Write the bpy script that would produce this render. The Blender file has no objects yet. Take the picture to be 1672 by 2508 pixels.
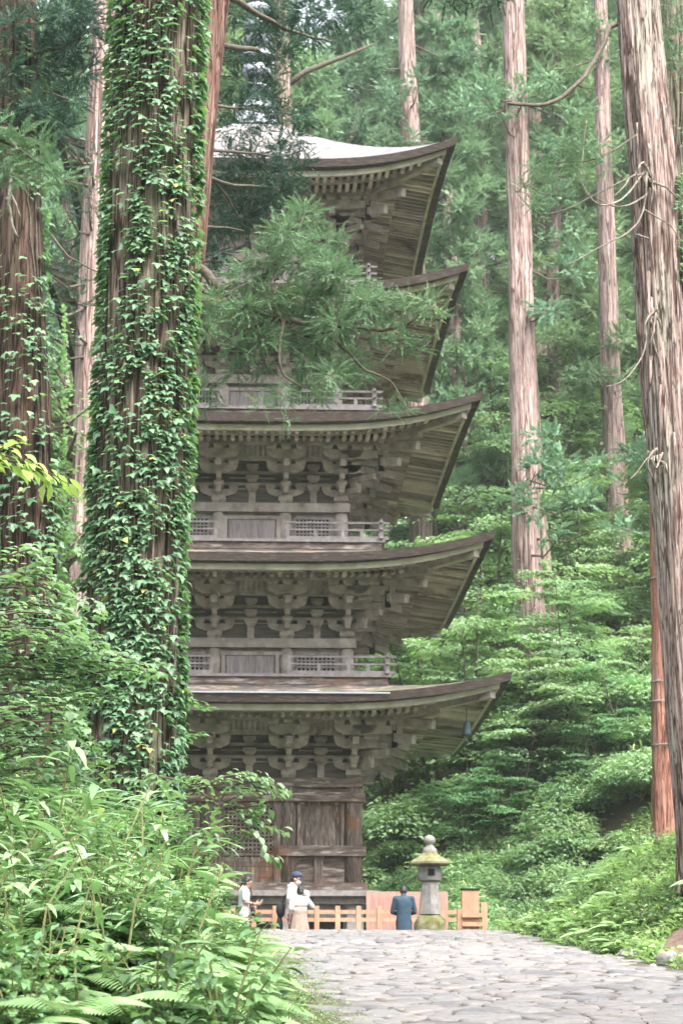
import bpy, math, random
import numpy as np
from mathutils import Vector, Matrix, noise as mnoise

SC = bpy.context.scene
COL = SC.collection
random.seed(7)
RNG = np.random.default_rng(11)
PI = math.pi

# ------------------------------------------------------------------ camera
CAM = Vector((0.0, 0.0, 1.6))
FPX, IW, IH = 5120.0, 1672.0, 2508.0
PITCH = math.atan(0.2434)
YAW = math.atan(0.0440)
cF = Vector((math.sin(YAW) * math.cos(PITCH), math.cos(YAW) * math.cos(PITCH), math.sin(PITCH)))
cR = Vector((math.cos(YAW), -math.sin(YAW), 0.0))
cU = cR.cross(cF)
cam_data = bpy.data.cameras.new('camera')
cam_data.sensor_fit = 'VERTICAL'
cam_data.sensor_height = 36.0
cam_data.sensor_width = 24.0
cam_data.lens = 36.0 * FPX / IH
cam_data.clip_start = 0.1
cam_data.clip_end = 2000.0
cam_data.dof.use_dof = True
cam_data.dof.focus_distance = 18.5
cam_data.dof.aperture_fstop = 5.0
cam = bpy.data.objects.new('camera', cam_data)
COL.objects.link(cam)
cam.matrix_world = Matrix(((cR.x, cU.x, -cF.x, CAM.x), (cR.y, cU.y, -cF.y, CAM.y),
                           (cR.z, cU.z, -cF.z, CAM.z), (0, 0, 0, 1)))
SC.camera = cam


def at(dx, dy, y):
    """point of the real place seen at (dx, dy) of the 1568-px wide view of the photo, y metres away"""
    px, py = dx * 1.06633, dy * 1.06633
    d = cF + cR * ((px - 836) / FPX) + cU * ((1254 - py) / FPX)
    return CAM + d * (y / d.y)


# ------------------------------------------------------------------ tags
def tag(o, label=None, cat=None, group=None, kind=None):
    if label: o['label'] = label
    if cat: o['category'] = cat
    if group: o['group'] = group
    if kind: o['kind'] = kind
    return o


def empty(name, loc=(0, 0, 0), rz=0.0, label=None, cat=None, group=None):
    o = bpy.data.objects.new(name, None)
    o.empty_display_size = 0.2
    COL.objects.link(o)
    o.location = loc
    o.rotation_euler = (0, 0, rz)
    return tag(o, label, cat, group)


def copy_tree(o, parent=None):
    c = o.copy()
    COL.objects.link(c)
    if parent is not None: c.parent = parent
    for ch in [k for k in bpy.data.objects if k.parent == o]:
        copy_tree(ch, c)
    return c


def link(name, me, parent=None):
    o = bpy.data.objects.new(name, me)
    COL.objects.link(o)
    if parent is not None: o.parent = parent
    return o


# ------------------------------------------------------------------ mesh builder
class MB:
    def __init__(s):
        s.v, s.f, s.t = [], [], []

    def add(s, vs, fs, tone=0.5):
        n = len(s.v)
        s.v.extend([tuple(p) for p in vs])
        for f in fs:
            s.f.append(tuple(i + n for i in f))
            s.t.append(tone)
        return s

    def box(s, c, d, rot=None, tone=None, taper=None):
        """box centred c with full sizes d; taper = scale of the lower face"""
        hx, hy, hz = d[0] / 2, d[1] / 2, d[2] / 2
        tx = taper if taper else 1.0
        p = [Vector((sx * hx * (tx if sz < 0 else 1), sy * hy * (tx if sz < 0 else 1), sz * hz))
             for sz in (-1, 1) for sy in (-1, 1) for sx in (-1, 1)]
        if rot is not None: p = [rot @ q for q in p]
        p = [(q.x + c[0], q.y + c[1], q.z + c[2]) for q in p]
        return s.add(p, [(0, 2, 3, 1), (4, 5, 7, 6), (0, 1, 5, 4), (2, 6, 7, 3), (1, 3, 7, 5), (0, 4, 6, 2)],
                     random.random() if tone is None else tone)

    def beam(s, a, b, w, h, tone=None, up=(0, 0, 1)):
        a, b = Vector(a), Vector(b)
        d = b - a
        L = d.length
        y = d.normalized()
        x = y.cross(Vector(up)).normalized()
        z = x.cross(y)
        R = Matrix((x, y, z)).transposed()
        return s.box((a + b) / 2, (w, L, h), R, tone)

    def tube(s, pts, radii, n=8, tone=None, caps=True):
        t = random.random() if tone is None else tone
        P = [Vector(p) for p in pts]
        vs, fs = [], []
        ref = Vector((0.31, 0.17, 0.93)).normalized()
        for i, p in enumerate(P):
            d = (P[min(i + 1, len(P) - 1)] - P[max(i - 1, 0)])
            if d.length < 1e-9: d = Vector((0, 0, 1))
            d.normalize()
            x = d.cross(ref)
            if x.length < 1e-3: x = d.cross(Vector((1, 0, 0)))
            x.normalize()
            y = d.cross(x)
            for k in range(n):
                a = 2 * PI * k / n
                vs.append(p + (x * math.cos(a) + y * math.sin(a)) * radii[i])
        for i in range(len(P) - 1):
            for k in range(n):
                fs.append((i * n + k, i * n + (k + 1) % n, (i + 1) * n + (k + 1) % n, (i + 1) * n + k))
        if caps:
            fs.append(tuple(range(n - 1, -1, -1)))
            fs.append(tuple((len(P) - 1) * n + k for k in range(n)))
        return s.add(vs, fs, t)

    def lathe(s, prof, c=(0, 0, 0), n=16, tone=None, sq=0.0):
        """prof: (r, z) from bottom to top"""
        t = random.random() if tone is None else tone
        vs, fs = [], []
        for r, z in prof:
            for k in range(n):
                a = 2 * PI * (k + 0.5) / n
                vs.append((c[0] + r * math.cos(a), c[1] + r * math.sin(a), c[2] + z))
        for i in range(len(prof) - 1):
            for k in range(n):
                fs.append((i * n + k, i * n + (k + 1) % n, (i + 1) * n + (k + 1) % n, (i + 1) * n + k))
        fs.append(tuple(range(n - 1, -1, -1)))
        fs.append(tuple((len(prof) - 1) * n + k for k in range(n)))
        return s.add(vs, fs, t)

    def prism(s, poly, o, ux, uy, uz, depth, tone=None):
        """polygon poly (2D) in plane (ux, uy) at o, extruded along uz, centred"""
        o, ux, uy, uz = Vector(o), Vector(ux), Vector(uy), Vector(uz)
        n = len(poly)
        vs = [o + ux * p[0] + uy * p[1] - uz * depth / 2 for p in poly] + [o + ux * p[0] + uy * p[1] + uz * depth / 2 for p in poly]
        fs = [tuple(range(n - 1, -1, -1)), tuple(range(n, 2 * n))]
        fs += [(k, (k + 1) % n, n + (k + 1) % n, n + k) for k in range(n)]
        return s.add(vs, fs, random.random() if tone is None else tone)

    def mesh(s, name, mat, smooth=False):
        me = bpy.data.meshes.new(name)
        me.from_pydata(s.v, [], s.f)
        if mat is not None: me.materials.append(mat)
        a = me.attributes.new('tone', 'FLOAT', 'FACE')
        a.data.foreach_set('value', np.array(s.t, dtype=np.float32))
        if smooth:
            me.polygons.foreach_set('use_smooth', [True] * len(me.polygons))
        me.update()
        return me

    def build(s, name, mat, parent=None, smooth=False):
        return link(name, s.mesh(name, mat, smooth), parent)


def np_mesh(name, V, F, tone, mat, smooth=False):
    """V (n,3), F (m,k) with one k, tone (m,)"""
    me = bpy.data.meshes.new(name)
    V = np.asarray(V, np.float32)
    F = np.asarray(F, np.int32)
    m, k = F.shape
    me.vertices.add(len(V))
    me.vertices.foreach_set('co', V.ravel())
    me.loops.add(m * k)
    me.loops.foreach_set('vertex_index', F.ravel())
    me.polygons.add(m)
    me.polygons.foreach_set('loop_start', np.arange(0, m * k, k, dtype=np.int32))
    try: me.polygons.foreach_set('loop_total', np.full(m, k, np.int32))
    except Exception: pass
    if smooth: me.polygons.foreach_set('use_smooth', np.ones(m, bool))
    a = me.attributes.new('tone', 'FLOAT', 'FACE')
    a.data.foreach_set('value', np.asarray(tone, np.float32))
    if mat is not None: me.materials.append(mat)
    me.update(calc_edges=True)
    me.validate()
    return me


# leaf templates: verts (n,3) with y along the leaf, x across, z up; quads
def tpl_broad(fold=0.22, droop=0.25, w=0.5):
    v = np.array([[0, 0, 0], [w * .75, .3, fold * w], [0, .34, -.02], [-w * .75, .3, fold * w],
                  [w * .62, .66, fold * w - droop * .35], [0, .68, -droop * .4], [-w * .62, .66, fold * w - droop * .35], [0, 1.0, -droop]], float)
    f = np.array([[0, 1, 2, 2], [0, 2, 3, 3], [2, 1, 4, 5], [3, 2, 5, 6], [5, 4, 7, 7], [6, 5, 7, 7]])
    return v, f


def tpl_ivy():
    # three-pointed leaf
    v = np.array([[0, 0, 0], [.42, .02, .02], [.62, .38, -.08], [.3, .5, .02], [0, 1.0, -.22],
                  [-.3, .5, .02], [-.62, .38, -.08], [-.42, .02, .02], [0, .45, .07]], float)
    f = np.array([[0, 1, 2, 8], [8, 2, 3, 3], [8, 3, 4, 4], [8, 4, 5, 5], [8, 5, 6, 6], [8, 6, 7, 0]])
    return v, f


def tpl_blade(w=.13, droop=.5, seg=3, fold=0.0):
    vs, fs = [], []
    for i in range(seg + 1):
        t = i / seg
        ww = w * 1.75 * (t + .02) ** .55 * (1.02 - t) ** .75 if i < seg else 0.003
        y = t * (1 - .15 * droop * t)
        z = -droop * t * t * .6
        vs += [(-ww, y, z + fold * ww), (ww, y, z + fold * ww)]
    for i in range(seg):
        fs.append((2 * i, 2 * i + 1, 2 * i + 3, 2 * i + 2))
    return np.array(vs, float), np.array(fs)


def tpl_needle(w=.08):
    v = np.array([[-w * .4, 0, 0], [w * .4, 0, 0], [w, .55, -.05], [0, 1, -.16], [-w, .55, -.05]], float)
    return v[[0, 1, 2, 4, 3]], np.array([[0, 1, 2, 3], [3, 2, 4, 4]])


def frames(dirs, ups):
    """rotation matrices (n,3,3) with columns x, y=dir, z ~ up"""
    y = dirs / np.maximum(np.linalg.norm(dirs, axis=1, keepdims=True), 1e-9)
    x = np.cross(y, ups)
    nx = np.linalg.norm(x, axis=1, keepdims=True)
    bad = nx[:, 0] < 1e-4
    x[bad] = np.cross(y[bad], np.array([[1.0, 0.013, 0.02]]))
    x /= np.maximum(np.linalg.norm(x, axis=1, keepdims=True), 1e-9)
    z = np.cross(x, y)
    return np.stack([x, y, z], axis=2)


def instance(tpl, pos, dirs, ups, size, tone, wscale=None):
    """returns V, F, T of all copies of the leaf template"""
    v, f = tpl
    n = len(pos)
    R = frames(np.asarray(dirs, float), np.asarray(ups, float))
    S = np.asarray(size, float).reshape(n, 1, 1)
    vv = np.repeat(v[None], n, 0) * S
    if wscale is not None: vv[:, :, 0] *= np.asarray(wscale).reshape(n, 1)
    V = np.einsum('nij,nkj->nki', R, vv) + np.asarray(pos)[:, None, :]
    F = f[None] + (np.arange(n) * len(v))[:, None, None]
    T = np.repeat(np.asarray(tone, float), len(f))
    return V.reshape(-1, 3), F.reshape(-1, 4), T


class Leaves:
    """collects quads from many instance() calls"""
    def __init__(s):
        s.V, s.F, s.T, s.n = [], [], [], 0

    def add(s, V, F, T):
        s.V.append(V); s.F.append(F + s.n); s.T.append(T); s.n += len(V)

    def put(s, *a, **k): s.add(*instance(*a, **k))

    def mesh(s, name, mat):
        F = np.concatenate(s.F)
        V = np.concatenate(s.V); T = np.concatenate(s.T)
        me = bpy.data.meshes.new(name)
        tri = F[:, 2] == F[:, 3]
        Q, T3 = F[~tri], F[tri][:, :3]
        nl = len(Q) * 4 + len(T3) * 3
        me.vertices.add(len(V)); me.vertices.foreach_set('co', V.astype(np.float32).ravel())
        me.loops.add(nl)
        me.loops.foreach_set('vertex_index', np.concatenate([Q.ravel(), T3.ravel()]).astype(np.int32))
        me.polygons.add(len(Q) + len(T3))
        ls = np.concatenate([np.arange(len(Q)) * 4, len(Q) * 4 + np.arange(len(T3)) * 3]).astype(np.int32)
        me.polygons.foreach_set('loop_start', ls)
        a = me.attributes.new('tone', 'FLOAT', 'FACE')
        a.data.foreach_set('value', np.concatenate([T[~tri], T[tri]]).astype(np.float32))
        me.materials.append(mat)
        me.update(calc_edges=True)
        return me

    def build(s, name, mat, parent=None): return link(name, s.mesh(name, mat), parent)


def rand_dirs(n, rng=RNG):
    d = rng.normal(size=(n, 3))
    return d / np.linalg.norm(d, axis=1, keepdims=True)


# ------------------------------------------------------------------ materials
def new_mat(name):
    m = bpy.data.materials.new(name)
    m.use_nodes = True
    nt = m.node_tree
    nt.nodes.clear()
    return m, nt, nt.nodes, nt.links


def ramp(N, stops):
    r = N.new('ShaderNodeValToRGB')
    e = r.color_ramp.elements
    while len(e) < len(stops): e.new(0.5)
    for k, (p, c) in enumerate(stops):
        e[k].position = p
        e[k].color = (*c, 1)
    return r


def mixc(N, L, a, b, fac, mode='MIX'):
    m = N.new('ShaderNodeMix')
    m.data_type = 'RGBA'
    m.blend_type = mode
    for sock, val in ((m.inputs[6], a), (m.inputs[7], b), (m.inputs[0], fac)):
        if hasattr(val, 'links'): L.new(val, sock)
        elif isinstance(val, (tuple, list)): sock.default_value = (*val, 1)
        else: sock.default_value = val
    return m.outputs[2]


def noise_tex(N, L, scale=5.0, detail=4.0, rough=0.55, stretch=(1, 1, 1), coord='Object', dist=0.0):
    tc = N.new('ShaderNodeTexCoord')
    mp = N.new('ShaderNodeMapping')
    mp.inputs['Scale'].default_value = stretch
    L.new(tc.outputs[coord], mp.inputs[0])
    n = N.new('ShaderNodeTexNoise')
    n.inputs['Scale'].default_value = scale
    n.inputs['Detail'].default_value = detail
    n.inputs['Roughness'].default_value = rough
    n.inputs['Distortion'].default_value = dist
    L.new(mp.outputs[0], n.inputs['Vector'])
    return n.outputs[0]


def surf_mat(name, stops, scale=6, stretch=(1, 1, 1), rough=.85, bump=.3, bscale=None, stains=None, tone_amt=.25, detail=5, spec=.25, bdist=.02, cracks=None):
    """noise-ramped colour with per-piece value variation, stain layers and bump"""
    m, nt, N, L = new_mat(name)
    n1 = noise_tex(N, L, scale, detail, .6, stretch)
    r = ramp(N, stops)
    L.new(n1, r.inputs[0])
    col = r.outputs[0]
    for (c, sc, lo, hi, st) in (stains or []):
        n2 = noise_tex(N, L, sc, 5, .6, st)
        rr = ramp(N, [(lo, (0, 0, 0)), (hi, (1, 1, 1))])
        L.new(n2, rr.inputs[0])
        col = mixc(N, L, col, c, rr.outputs[0])
    hgt = None
    for (cc, sc, wd, st) in (cracks or []):
        n3 = noise_tex(N, L, sc, 3, .5, st, dist=.6)
        s1 = N.new('ShaderNodeMath'); s1.operation = 'SUBTRACT'; s1.inputs[1].default_value = .5
        s2 = N.new('ShaderNodeMath'); s2.operation = 'ABSOLUTE'
        L.new(n3, s1.inputs[0]); L.new(s1.outputs[0], s2.inputs[0])
        rr = ramp(N, [(0, (1, 1, 1)), (wd * .45, (.85, .85, .85)), (wd, (0, 0, 0))])
        L.new(s2.outputs[0], rr.inputs[0])
        col = mixc(N, L, col, cc, rr.outputs[0])
    at_ = N.new('ShaderNodeAttribute'); at_.attribute_name = 'tone'
    mr = N.new('ShaderNodeMapRange')
    mr.inputs[3].default_value = 1 - tone_amt
    mr.inputs[4].default_value = 1 + tone_amt
    L.new(at_.outputs['Fac'], mr.inputs[0])
    vm = N.new('ShaderNodeVectorMath'); vm.operation = 'SCALE'
    L.new(col, vm.inputs[0]); L.new(mr.outputs[0], vm.inputs['Scale'])
    p = N.new('ShaderNodeBsdfPrincipled')
    L.new(vm.outputs[0], p.inputs['Base Color'])
    p.inputs['Roughness'].default_value = rough
    p.inputs['Specular IOR Level'].default_value = spec
    if bump:
        b = N.new('ShaderNodeBump')
        b.inputs['Strength'].default_value = bump
        b.inputs['Distance'].default_value = bdist
        nb = noise_tex(N, L, bscale or scale * 3, 6, .65, stretch)
        L.new(nb, b.inputs['Height'])
        L.new(b.outputs[0], p.inputs['Normal'])
    o = N.new('ShaderNodeOutputMaterial')
    L.new(p.outputs[0], o.inputs[0])
    return m


def leaf_mat(name, stops, trans=.35, rough=.45, spec=.35, tcol=None, obj_var=.2, patch=None, pscale=.25, alt=None):
    """leaf colour from the per-leaf 'tone' attribute, a little from the plant and from a slow patchiness"""
    m, nt, N, L = new_mat(name)
    at_ = N.new('ShaderNodeAttribute'); at_.attribute_name = 'tone'
    r = ramp(N, stops)
    L.new(at_.outputs['Fac'], r.inputs[0])
    col = r.outputs[0]
    if patch:
        n2 = noise_tex(N, L, pscale, 3, .5)
        rr = ramp(N, [(.42, (0, 0, 0)), (.62, (1, 1, 1))])
        L.new(n2, rr.inputs[0])
        mp = N.new('ShaderNodeMath'); mp.operation = 'MULTIPLY'; mp.inputs[1].default_value = .6
        L.new(rr.outputs[0], mp.inputs[0])
        col = mixc(N, L, col, patch, mp.outputs[0])
    oi = N.new('ShaderNodeObjectInfo')
    mr = N.new('ShaderNodeMapRange')
    if alt:
        fr = N.new('ShaderNodeMath'); fr.operation = 'MULTIPLY'; fr.inputs[1].default_value = 7.31
        f2 = N.new('ShaderNodeMath'); f2.operation = 'FRACT'
        f3 = N.new('ShaderNodeMath'); f3.operation = 'MULTIPLY'; f3.inputs[1].default_value = .75
        L.new(oi.outputs['Random'], fr.inputs[0]); L.new(fr.outputs[0], f2.inputs[0]); L.new(f2.outputs[0], f3.inputs[0])
        col = mixc(N, L, col, alt, f3.outputs[0])
    mr.inputs[3].default_value = 1 - obj_var; mr.inputs[4].default_value = 1 + obj_var
    L.new(oi.outputs['Random'], mr.inputs[0])
    vm = N.new('ShaderNodeVectorMath'); vm.operation = 'SCALE'
    L.new(col, vm.inputs[0]); L.new(mr.outputs[0], vm.inputs['Scale'])
    p = N.new('ShaderNodeBsdfPrincipled')
    L.new(vm.outputs[0], p.inputs['Base Color'])
    p.inputs['Roughness'].default_value = rough
    p.inputs['Specular IOR Level'].default_value = spec
    t = N.new('ShaderNodeBsdfTranslucent')
    tc = mixc(N, L, vm.outputs[0], tcol or (.25, .5, .06), .35)
    L.new(tc, t.inputs[0])
    mx = N.new('ShaderNodeMixShader')
    mx.inputs[0].default_value = trans
    L.new(p.outputs[0], mx.inputs[1]); L.new(t.outputs[0], mx.inputs[2])
    o = N.new('ShaderNodeOutputMaterial')
    L.new(mx.outputs[0], o.inputs[0])
    return m


def plain(name, c, rough=.7, spec=.3, metal=0):
    m, nt, N, L = new_mat(name)
    p = N.new('ShaderNodeBsdfPrincipled')
    n = noise_tex(N, L, 14, 4)
    r = ramp(N, [(.3, tuple(x * .82 for x in c)), (.7, tuple(min(1, x * 1.12) for x in c))])
    L.new(n, r.inputs[0]); L.new(r.outputs[0], p.inputs['Base Color'])
    p.inputs['Roughness'].default_value = rough
    p.inputs['Specular IOR Level'].default_value = spec
    p.inputs['Metallic'].default_value = metal
    o = N.new('ShaderNodeOutputMaterial')
    L.new(p.outputs[0], o.inputs[0])
    return m
# ------------------------------------------------------------------ light: bright overcast day
SUN_EL, SUN_AZ = math.radians(58), math.radians(150)     # azimuth: from +Y clockwise; behind the camera, to the right
w = bpy.data.worlds.new('World')
SC.world = w
w.use_nodes = True
wn, wl = w.node_tree.nodes, w.node_tree.links
wn.clear()
sky = wn.new('ShaderNodeTexSky')
sky.sky_type = 'NISHITA'
sky.sun_disc = False
sky.sun_elevation = SUN_EL
sky.sun_rotation = SUN_AZ
sky.air_density = 1.0
sky.dust_density = 6.0
sky.ozone_density = 1.0
hs = wn.new('ShaderNodeHueSaturation')
hs.inputs['Saturation'].default_value = 0.35
bg = wn.new('ShaderNodeBackground')
bg.inputs['Strength'].default_value = 0.15
wo = wn.new('ShaderNodeOutputWorld')
wl.new(sky.outputs[0], hs.inputs['Color']); wl.new(hs.outputs[0], bg.inputs[0]); wl.new(bg.outputs[0], wo.inputs[0])
sun_d = bpy.data.lights.new('sun', 'SUN')
sun_d.energy = 1.5
sun_d.angle = math.radians(25)
sun_d.color = (1.0, 0.96, 0.9)
sun = bpy.data.objects.new('sun', sun_d)
COL.objects.link(sun)
sv = Vector((math.sin(SUN_AZ) * math.cos(SUN_EL), math.cos(SUN_AZ) * math.cos(SUN_EL), math.sin(SUN_EL)))
sun.rotation_euler = sv.to_track_quat('Z', 'Y').to_euler()
sun.location = sv * 50
SC.view_settings.view_transform = 'Standard'
SC.view_settings.look = 'None'
SC.view_settings.exposure = 2.4
SC.view_settings.gamma = 1.0
SC.cycles.use_denoising = True
SC.cycles.max_bounces = 6
SC.cycles.diffuse_bounces = 4
SC.cycles.transmission_bounces = 4
SC.cycles.volume_bounces = 1
SC.cycles.transparent_max_bounces = 6
SC.cycles.sample_clamp_indirect = 6
# ------------------------------------------------------------------ ground, path
def sstep(a, b, x):
    t = np.clip((np.asarray(x, float) - a) / (b - a), 0, 1)
    return t * t * (3 - 2 * t)


def path_z(y):
    y = np.asarray(y, float)
    up = 0.08 * np.minimum(y, 42.0) - .05 * np.exp(-((y - 42.0) / 1.2) ** 2)
    return up + (2.75 - 3.36) * sstep(41.9, 46.0, y)


def x_left(y): return np.interp(y, [0, 12, 21, 30, 42, 44, 47, 62, 66], [.9, .9, .8, .55, .15, -.3, -6.5, -6.5, -6.5])


def x_right(y): return np.interp(y, [0, 20, 27, 34, 42, 46, 58], [6.4, 6.0, 5.7, 5.2, 4.9, 5.6, 7.5])


def gz(x, y):
    """height of the ground"""
    x = np.asarray(x, float); y = np.asarray(y, float)
    z = path_z(y)
    dl = x_left(y) - x
    hb = np.interp(y, [0, 8, 16, 24, 34, 42, 46, 60], [.3, .6, 1.0, 1.5, 1.25, .9, .5, .5])
    z = z + hb * sstep(.0, 2.3, dl) + .13 * np.maximum(dl - 1.5, 0)
    dr = x - x_right(y)
    z = z + np.where(dr > 0, (1.75 * sstep(-.2, 3.6, dr) + .2 * np.maximum(dr - 2.2, 0)) * np.interp(y, [0, 18, 27, 33, 42, 48], [.4, .45, .5, 1.0, .85, .9]), 0)
    st = np.interp(x, [-8, 5, 12], [61.0, 60.0, 54.0])
    z = z + .40 * np.maximum(y - st, 0) - .18 * np.maximum(y - 110, 0)
    z = z + 2.0 * sstep(50.5, 59, y) * sstep(3.3, 5.2, x)
    # small unevenness off the path
    off = np.clip(np.maximum(dl, dr), 0, 1)
    z = z + off * (.07 * np.sin(x * 2.3 + y * .7) + .06 * np.sin(y * 1.9 - x * 1.1))
    return z


xs = np.concatenate([np.linspace(-70, -9, 24), np.linspace(-8.6, 12, 84), np.linspace(12.6, 80, 26)])
ys = np.concatenate([np.linspace(-25, 4, 12), np.linspace(5, 50, 136), np.linspace(50.6, 90, 60), np.linspace(92, 190, 32)])
GX, GY = np.meshgrid(xs, ys)
GZ = gz(GX, GY)
nx_, ny_ = len(xs), len(ys)
idx = np.arange(nx_ * ny_).reshape(ny_, nx_)
F = np.stack([idx[:-1, :-1], idx[:-1, 1:], idx[1:, 1:], idx[1:, :-1]], -1).reshape(-1, 4)
M_ground = surf_mat('forest_soil', [(.3, (.035, .028, .018)), (.5, (.06, .055, .028)), (.72, (.05, .075, .025))], scale=1.6, rough=.95,
                    bump=.6, bscale=9, stains=[((.03, .055, .018), .5, .45, .6, (1, 1, 1))], tone_amt=0)
g = link('ground', np_mesh('ground', np.stack([GX, GY, GZ], -1).reshape(-1, 3), F, np.full(len(F), .5), M_ground, True))
tag(g, kind='structure')


def clip_poly(poly, mx, my, nx, ny):
    out = []
    n = len(poly)
    for i in range(n):
        a, b = poly[i], poly[(i + 1) % n]
        da = (a[0] - mx) * nx + (a[1] - my) * ny
        db = (b[0] - mx) * nx + (b[1] - my) * ny
        if da <= 0: out.append(a)
        if da * db < 0:
            t = da / (da - db)
            out.append((a[0] + (b[0] - a[0]) * t, a[1] + (b[1] - a[1]) * t))
    return out


def build_path():
    rr = random.Random(5)
    pts = []
    cx, cy = .44, .42
    row = 0
    y = 9.0
    while y < 45.5:
        x = -0.2 + (cx / 2 if row % 2 else 0)
        while x < 7.2:
            pts.append((x + rr.uniform(-.15, .15), y + rr.uniform(-.12, .12)))
            x += cx * rr.uniform(.75, 1.3)
        y += cy * rr.uniform(.9, 1.1)
        row += 1
    grid = {}
    for i, p in enumerate(pts): grid.setdefault((int(p[0] // .8), int(p[1] // .8)), []).append(i)
    V, Fq, T = [], [], []
    for i, (px, py) in enumerate(pts):
        wob = .22 * math.sin(py * 1.7) + .15 * math.sin(py * 4.1)
        if px < float(x_left(py)) + .05 + wob * .6 or px > float(x_right(py)) - .05 + wob: continue
        poly = [(px - .5, py - .5), (px + .5, py - .5), (px + .5, py + .5), (px - .5, py + .5)]
        gi, gj = int(px // .8), int(py // .8)
        for a in (-1, 0, 1):
            for b in (-1, 0, 1):
                for j in grid.get((gi + a, gj + b), ()):
                    if j == i: continue
                    qx, qy = pts[j]
                    poly = clip_poly(poly, (px + qx) / 2, (py + qy) / 2, qx - px, qy - py)
        if len(poly) < 3: continue
        cxm = sum(p[0] for p in poly) / len(poly); cym = sum(p[1] for p in poly) / len(poly)
        gap = rr.uniform(.91, .97)
        poly = [(cxm + (p[0] - cxm) * gap, cym + (p[1] - cym) * gap) for p in poly]
        for _ in range(2):      # round the corners
            q = []
            for k in range(len(poly)):
                a, b = poly[k], poly[(k + 1) % len(poly)]
                q += [(a[0] * .75 + b[0] * .25, a[1] * .75 + b[1] * .25), (a[0] * .25 + b[0] * .75, a[1] * .25 + b[1] * .75)]
            poly = q
        n = len(poly)
        base = float(path_z(cym))
        sl = float(path_z(cym + .1) - path_z(cym - .1)) / .2 + rr.uniform(-.05, .05)
        sx = rr.uniform(-.05, .05)
        hh = rr.uniform(.022, .05)
        t = rr.random()
        o = len(V)
        rings = [(1.0, -.06), (1.0, hh * .1), (.965, hh * .55), (.88, hh * .85), (.6, hh * 1.0), (.2, hh * 1.03)]
        for s, z in rings:
            for k, p in enumerate(poly):
                xx = cxm + (p[0] - cxm) * s; yy = cym + (p[1] - cym) * s
                nz = .012 * mnoise.noise(Vector((xx * 5, yy * 5, t * 10)))
                V.append((xx, yy, base + (yy - cym) * sl + (xx - cxm) * sx + z + nz))
        for r in range(len(rings) - 1):
            for k in range(n):
                Fq.append((o + r * n + k, o + r * n + (k + 1) % n, o + (r + 1) * n + (k + 1) % n, o + (r + 1) * n + k)); T.append(t)
        V.append((cxm, cym, base + hh * 1.03))
        c = len(V) - 1
        for k in range(n):
            Fq.append((o + (len(rings) - 1) * n + k, o + (len(rings) - 1) * n + (k + 1) % n, c, c)); T.append(t)
    me = bpy.data.meshes.new('path')
    me.from_pydata(V, [], [f if f[2] != f[3] else f[:3] for f in Fq])
    a = me.attributes.new('tone', 'FLOAT', 'FACE')
    a.data.foreach_set('value', np.array(T, np.float32))
    me.polygons.foreach_set('use_smooth', [True] * len(me.polygons))
    m, nt, N, L = new_mat('river_stone')
    at_ = N.new('ShaderNodeAttribute'); at_.attribute_name = 'tone'
    r = ramp(N, [(0, (0.097, 0.093, 0.096)), (0.2, (0.154, 0.144, 0.135)), (0.38, (0.123, 0.121, 0.129)), (0.55, (0.171, 0.151, 0.14)), (0.75, (0.137, 0.133, 0.134)), (0.9, (0.166, 0.161, 0.154)), (1, (0.086, 0.085, 0.091))])
    L.new(at_.outputs['Fac'], r.inputs[0])
    n = noise_tex(N, L, 9, 6, .65)
    r2 = ramp(N, [(.28, (.66, .66, .65)), (.5, (.95, .95, .95)), (.72, (1.15, 1.15, 1.15))])
    L.new(n, r2.inputs[0])
    col = mixc(N, L, r.outputs[0], r2.outputs[0], 1.0, 'MULTIPLY')
    p = N.new('ShaderNodeBsdfPrincipled')
    L.new(col, p.inputs['Base Color'])
    p.inputs['Roughness'].default_value = .72
    b = N.new('ShaderNodeBump'); b.inputs['Strength'].default_value = .35; b.inputs['Distance'].default_value = .01
    L.new(noise_tex(N, L, 34, 6, .65), b.inputs['Height']); L.new(b.outputs[0], p.inputs['Normal'])
    o = N.new('ShaderNodeOutputMaterial'); L.new(p.outputs[0], o.inputs[0])
    me.materials.append(m)
    me.update()
    return tag(link('path', me), kind='structure')


build_path()
# the sandy bed the stones lie in
M_bed = surf_mat('path_bed', [(.3, (.055, .048, .036)), (.55, (.10, .09, .075)), (.7, (.055, .075, .03))], scale=7, rough=.95, bump=.5, bscale=40, tone_amt=0)
yy = np.linspace(4, 60, 170)
V, F = [], []
for i, y in enumerate(yy):
    a, b = float(x_left(y)) - .05, float(x_right(y)) + .1
    for k in range(9): V.append((a + (b - a) * k / 8, y, float(path_z(y)) + .012))
for i in range(len(yy) - 1):
    for k in range(8): F.append((i * 9 + k, i * 9 + k + 1, (i + 1) * 9 + k + 1, (i + 1) * 9 + k))
tag(link('path_bed', np_mesh('path_bed', V, F, np.full(len(F), .5), M_bed, True)), kind='structure')
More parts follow.
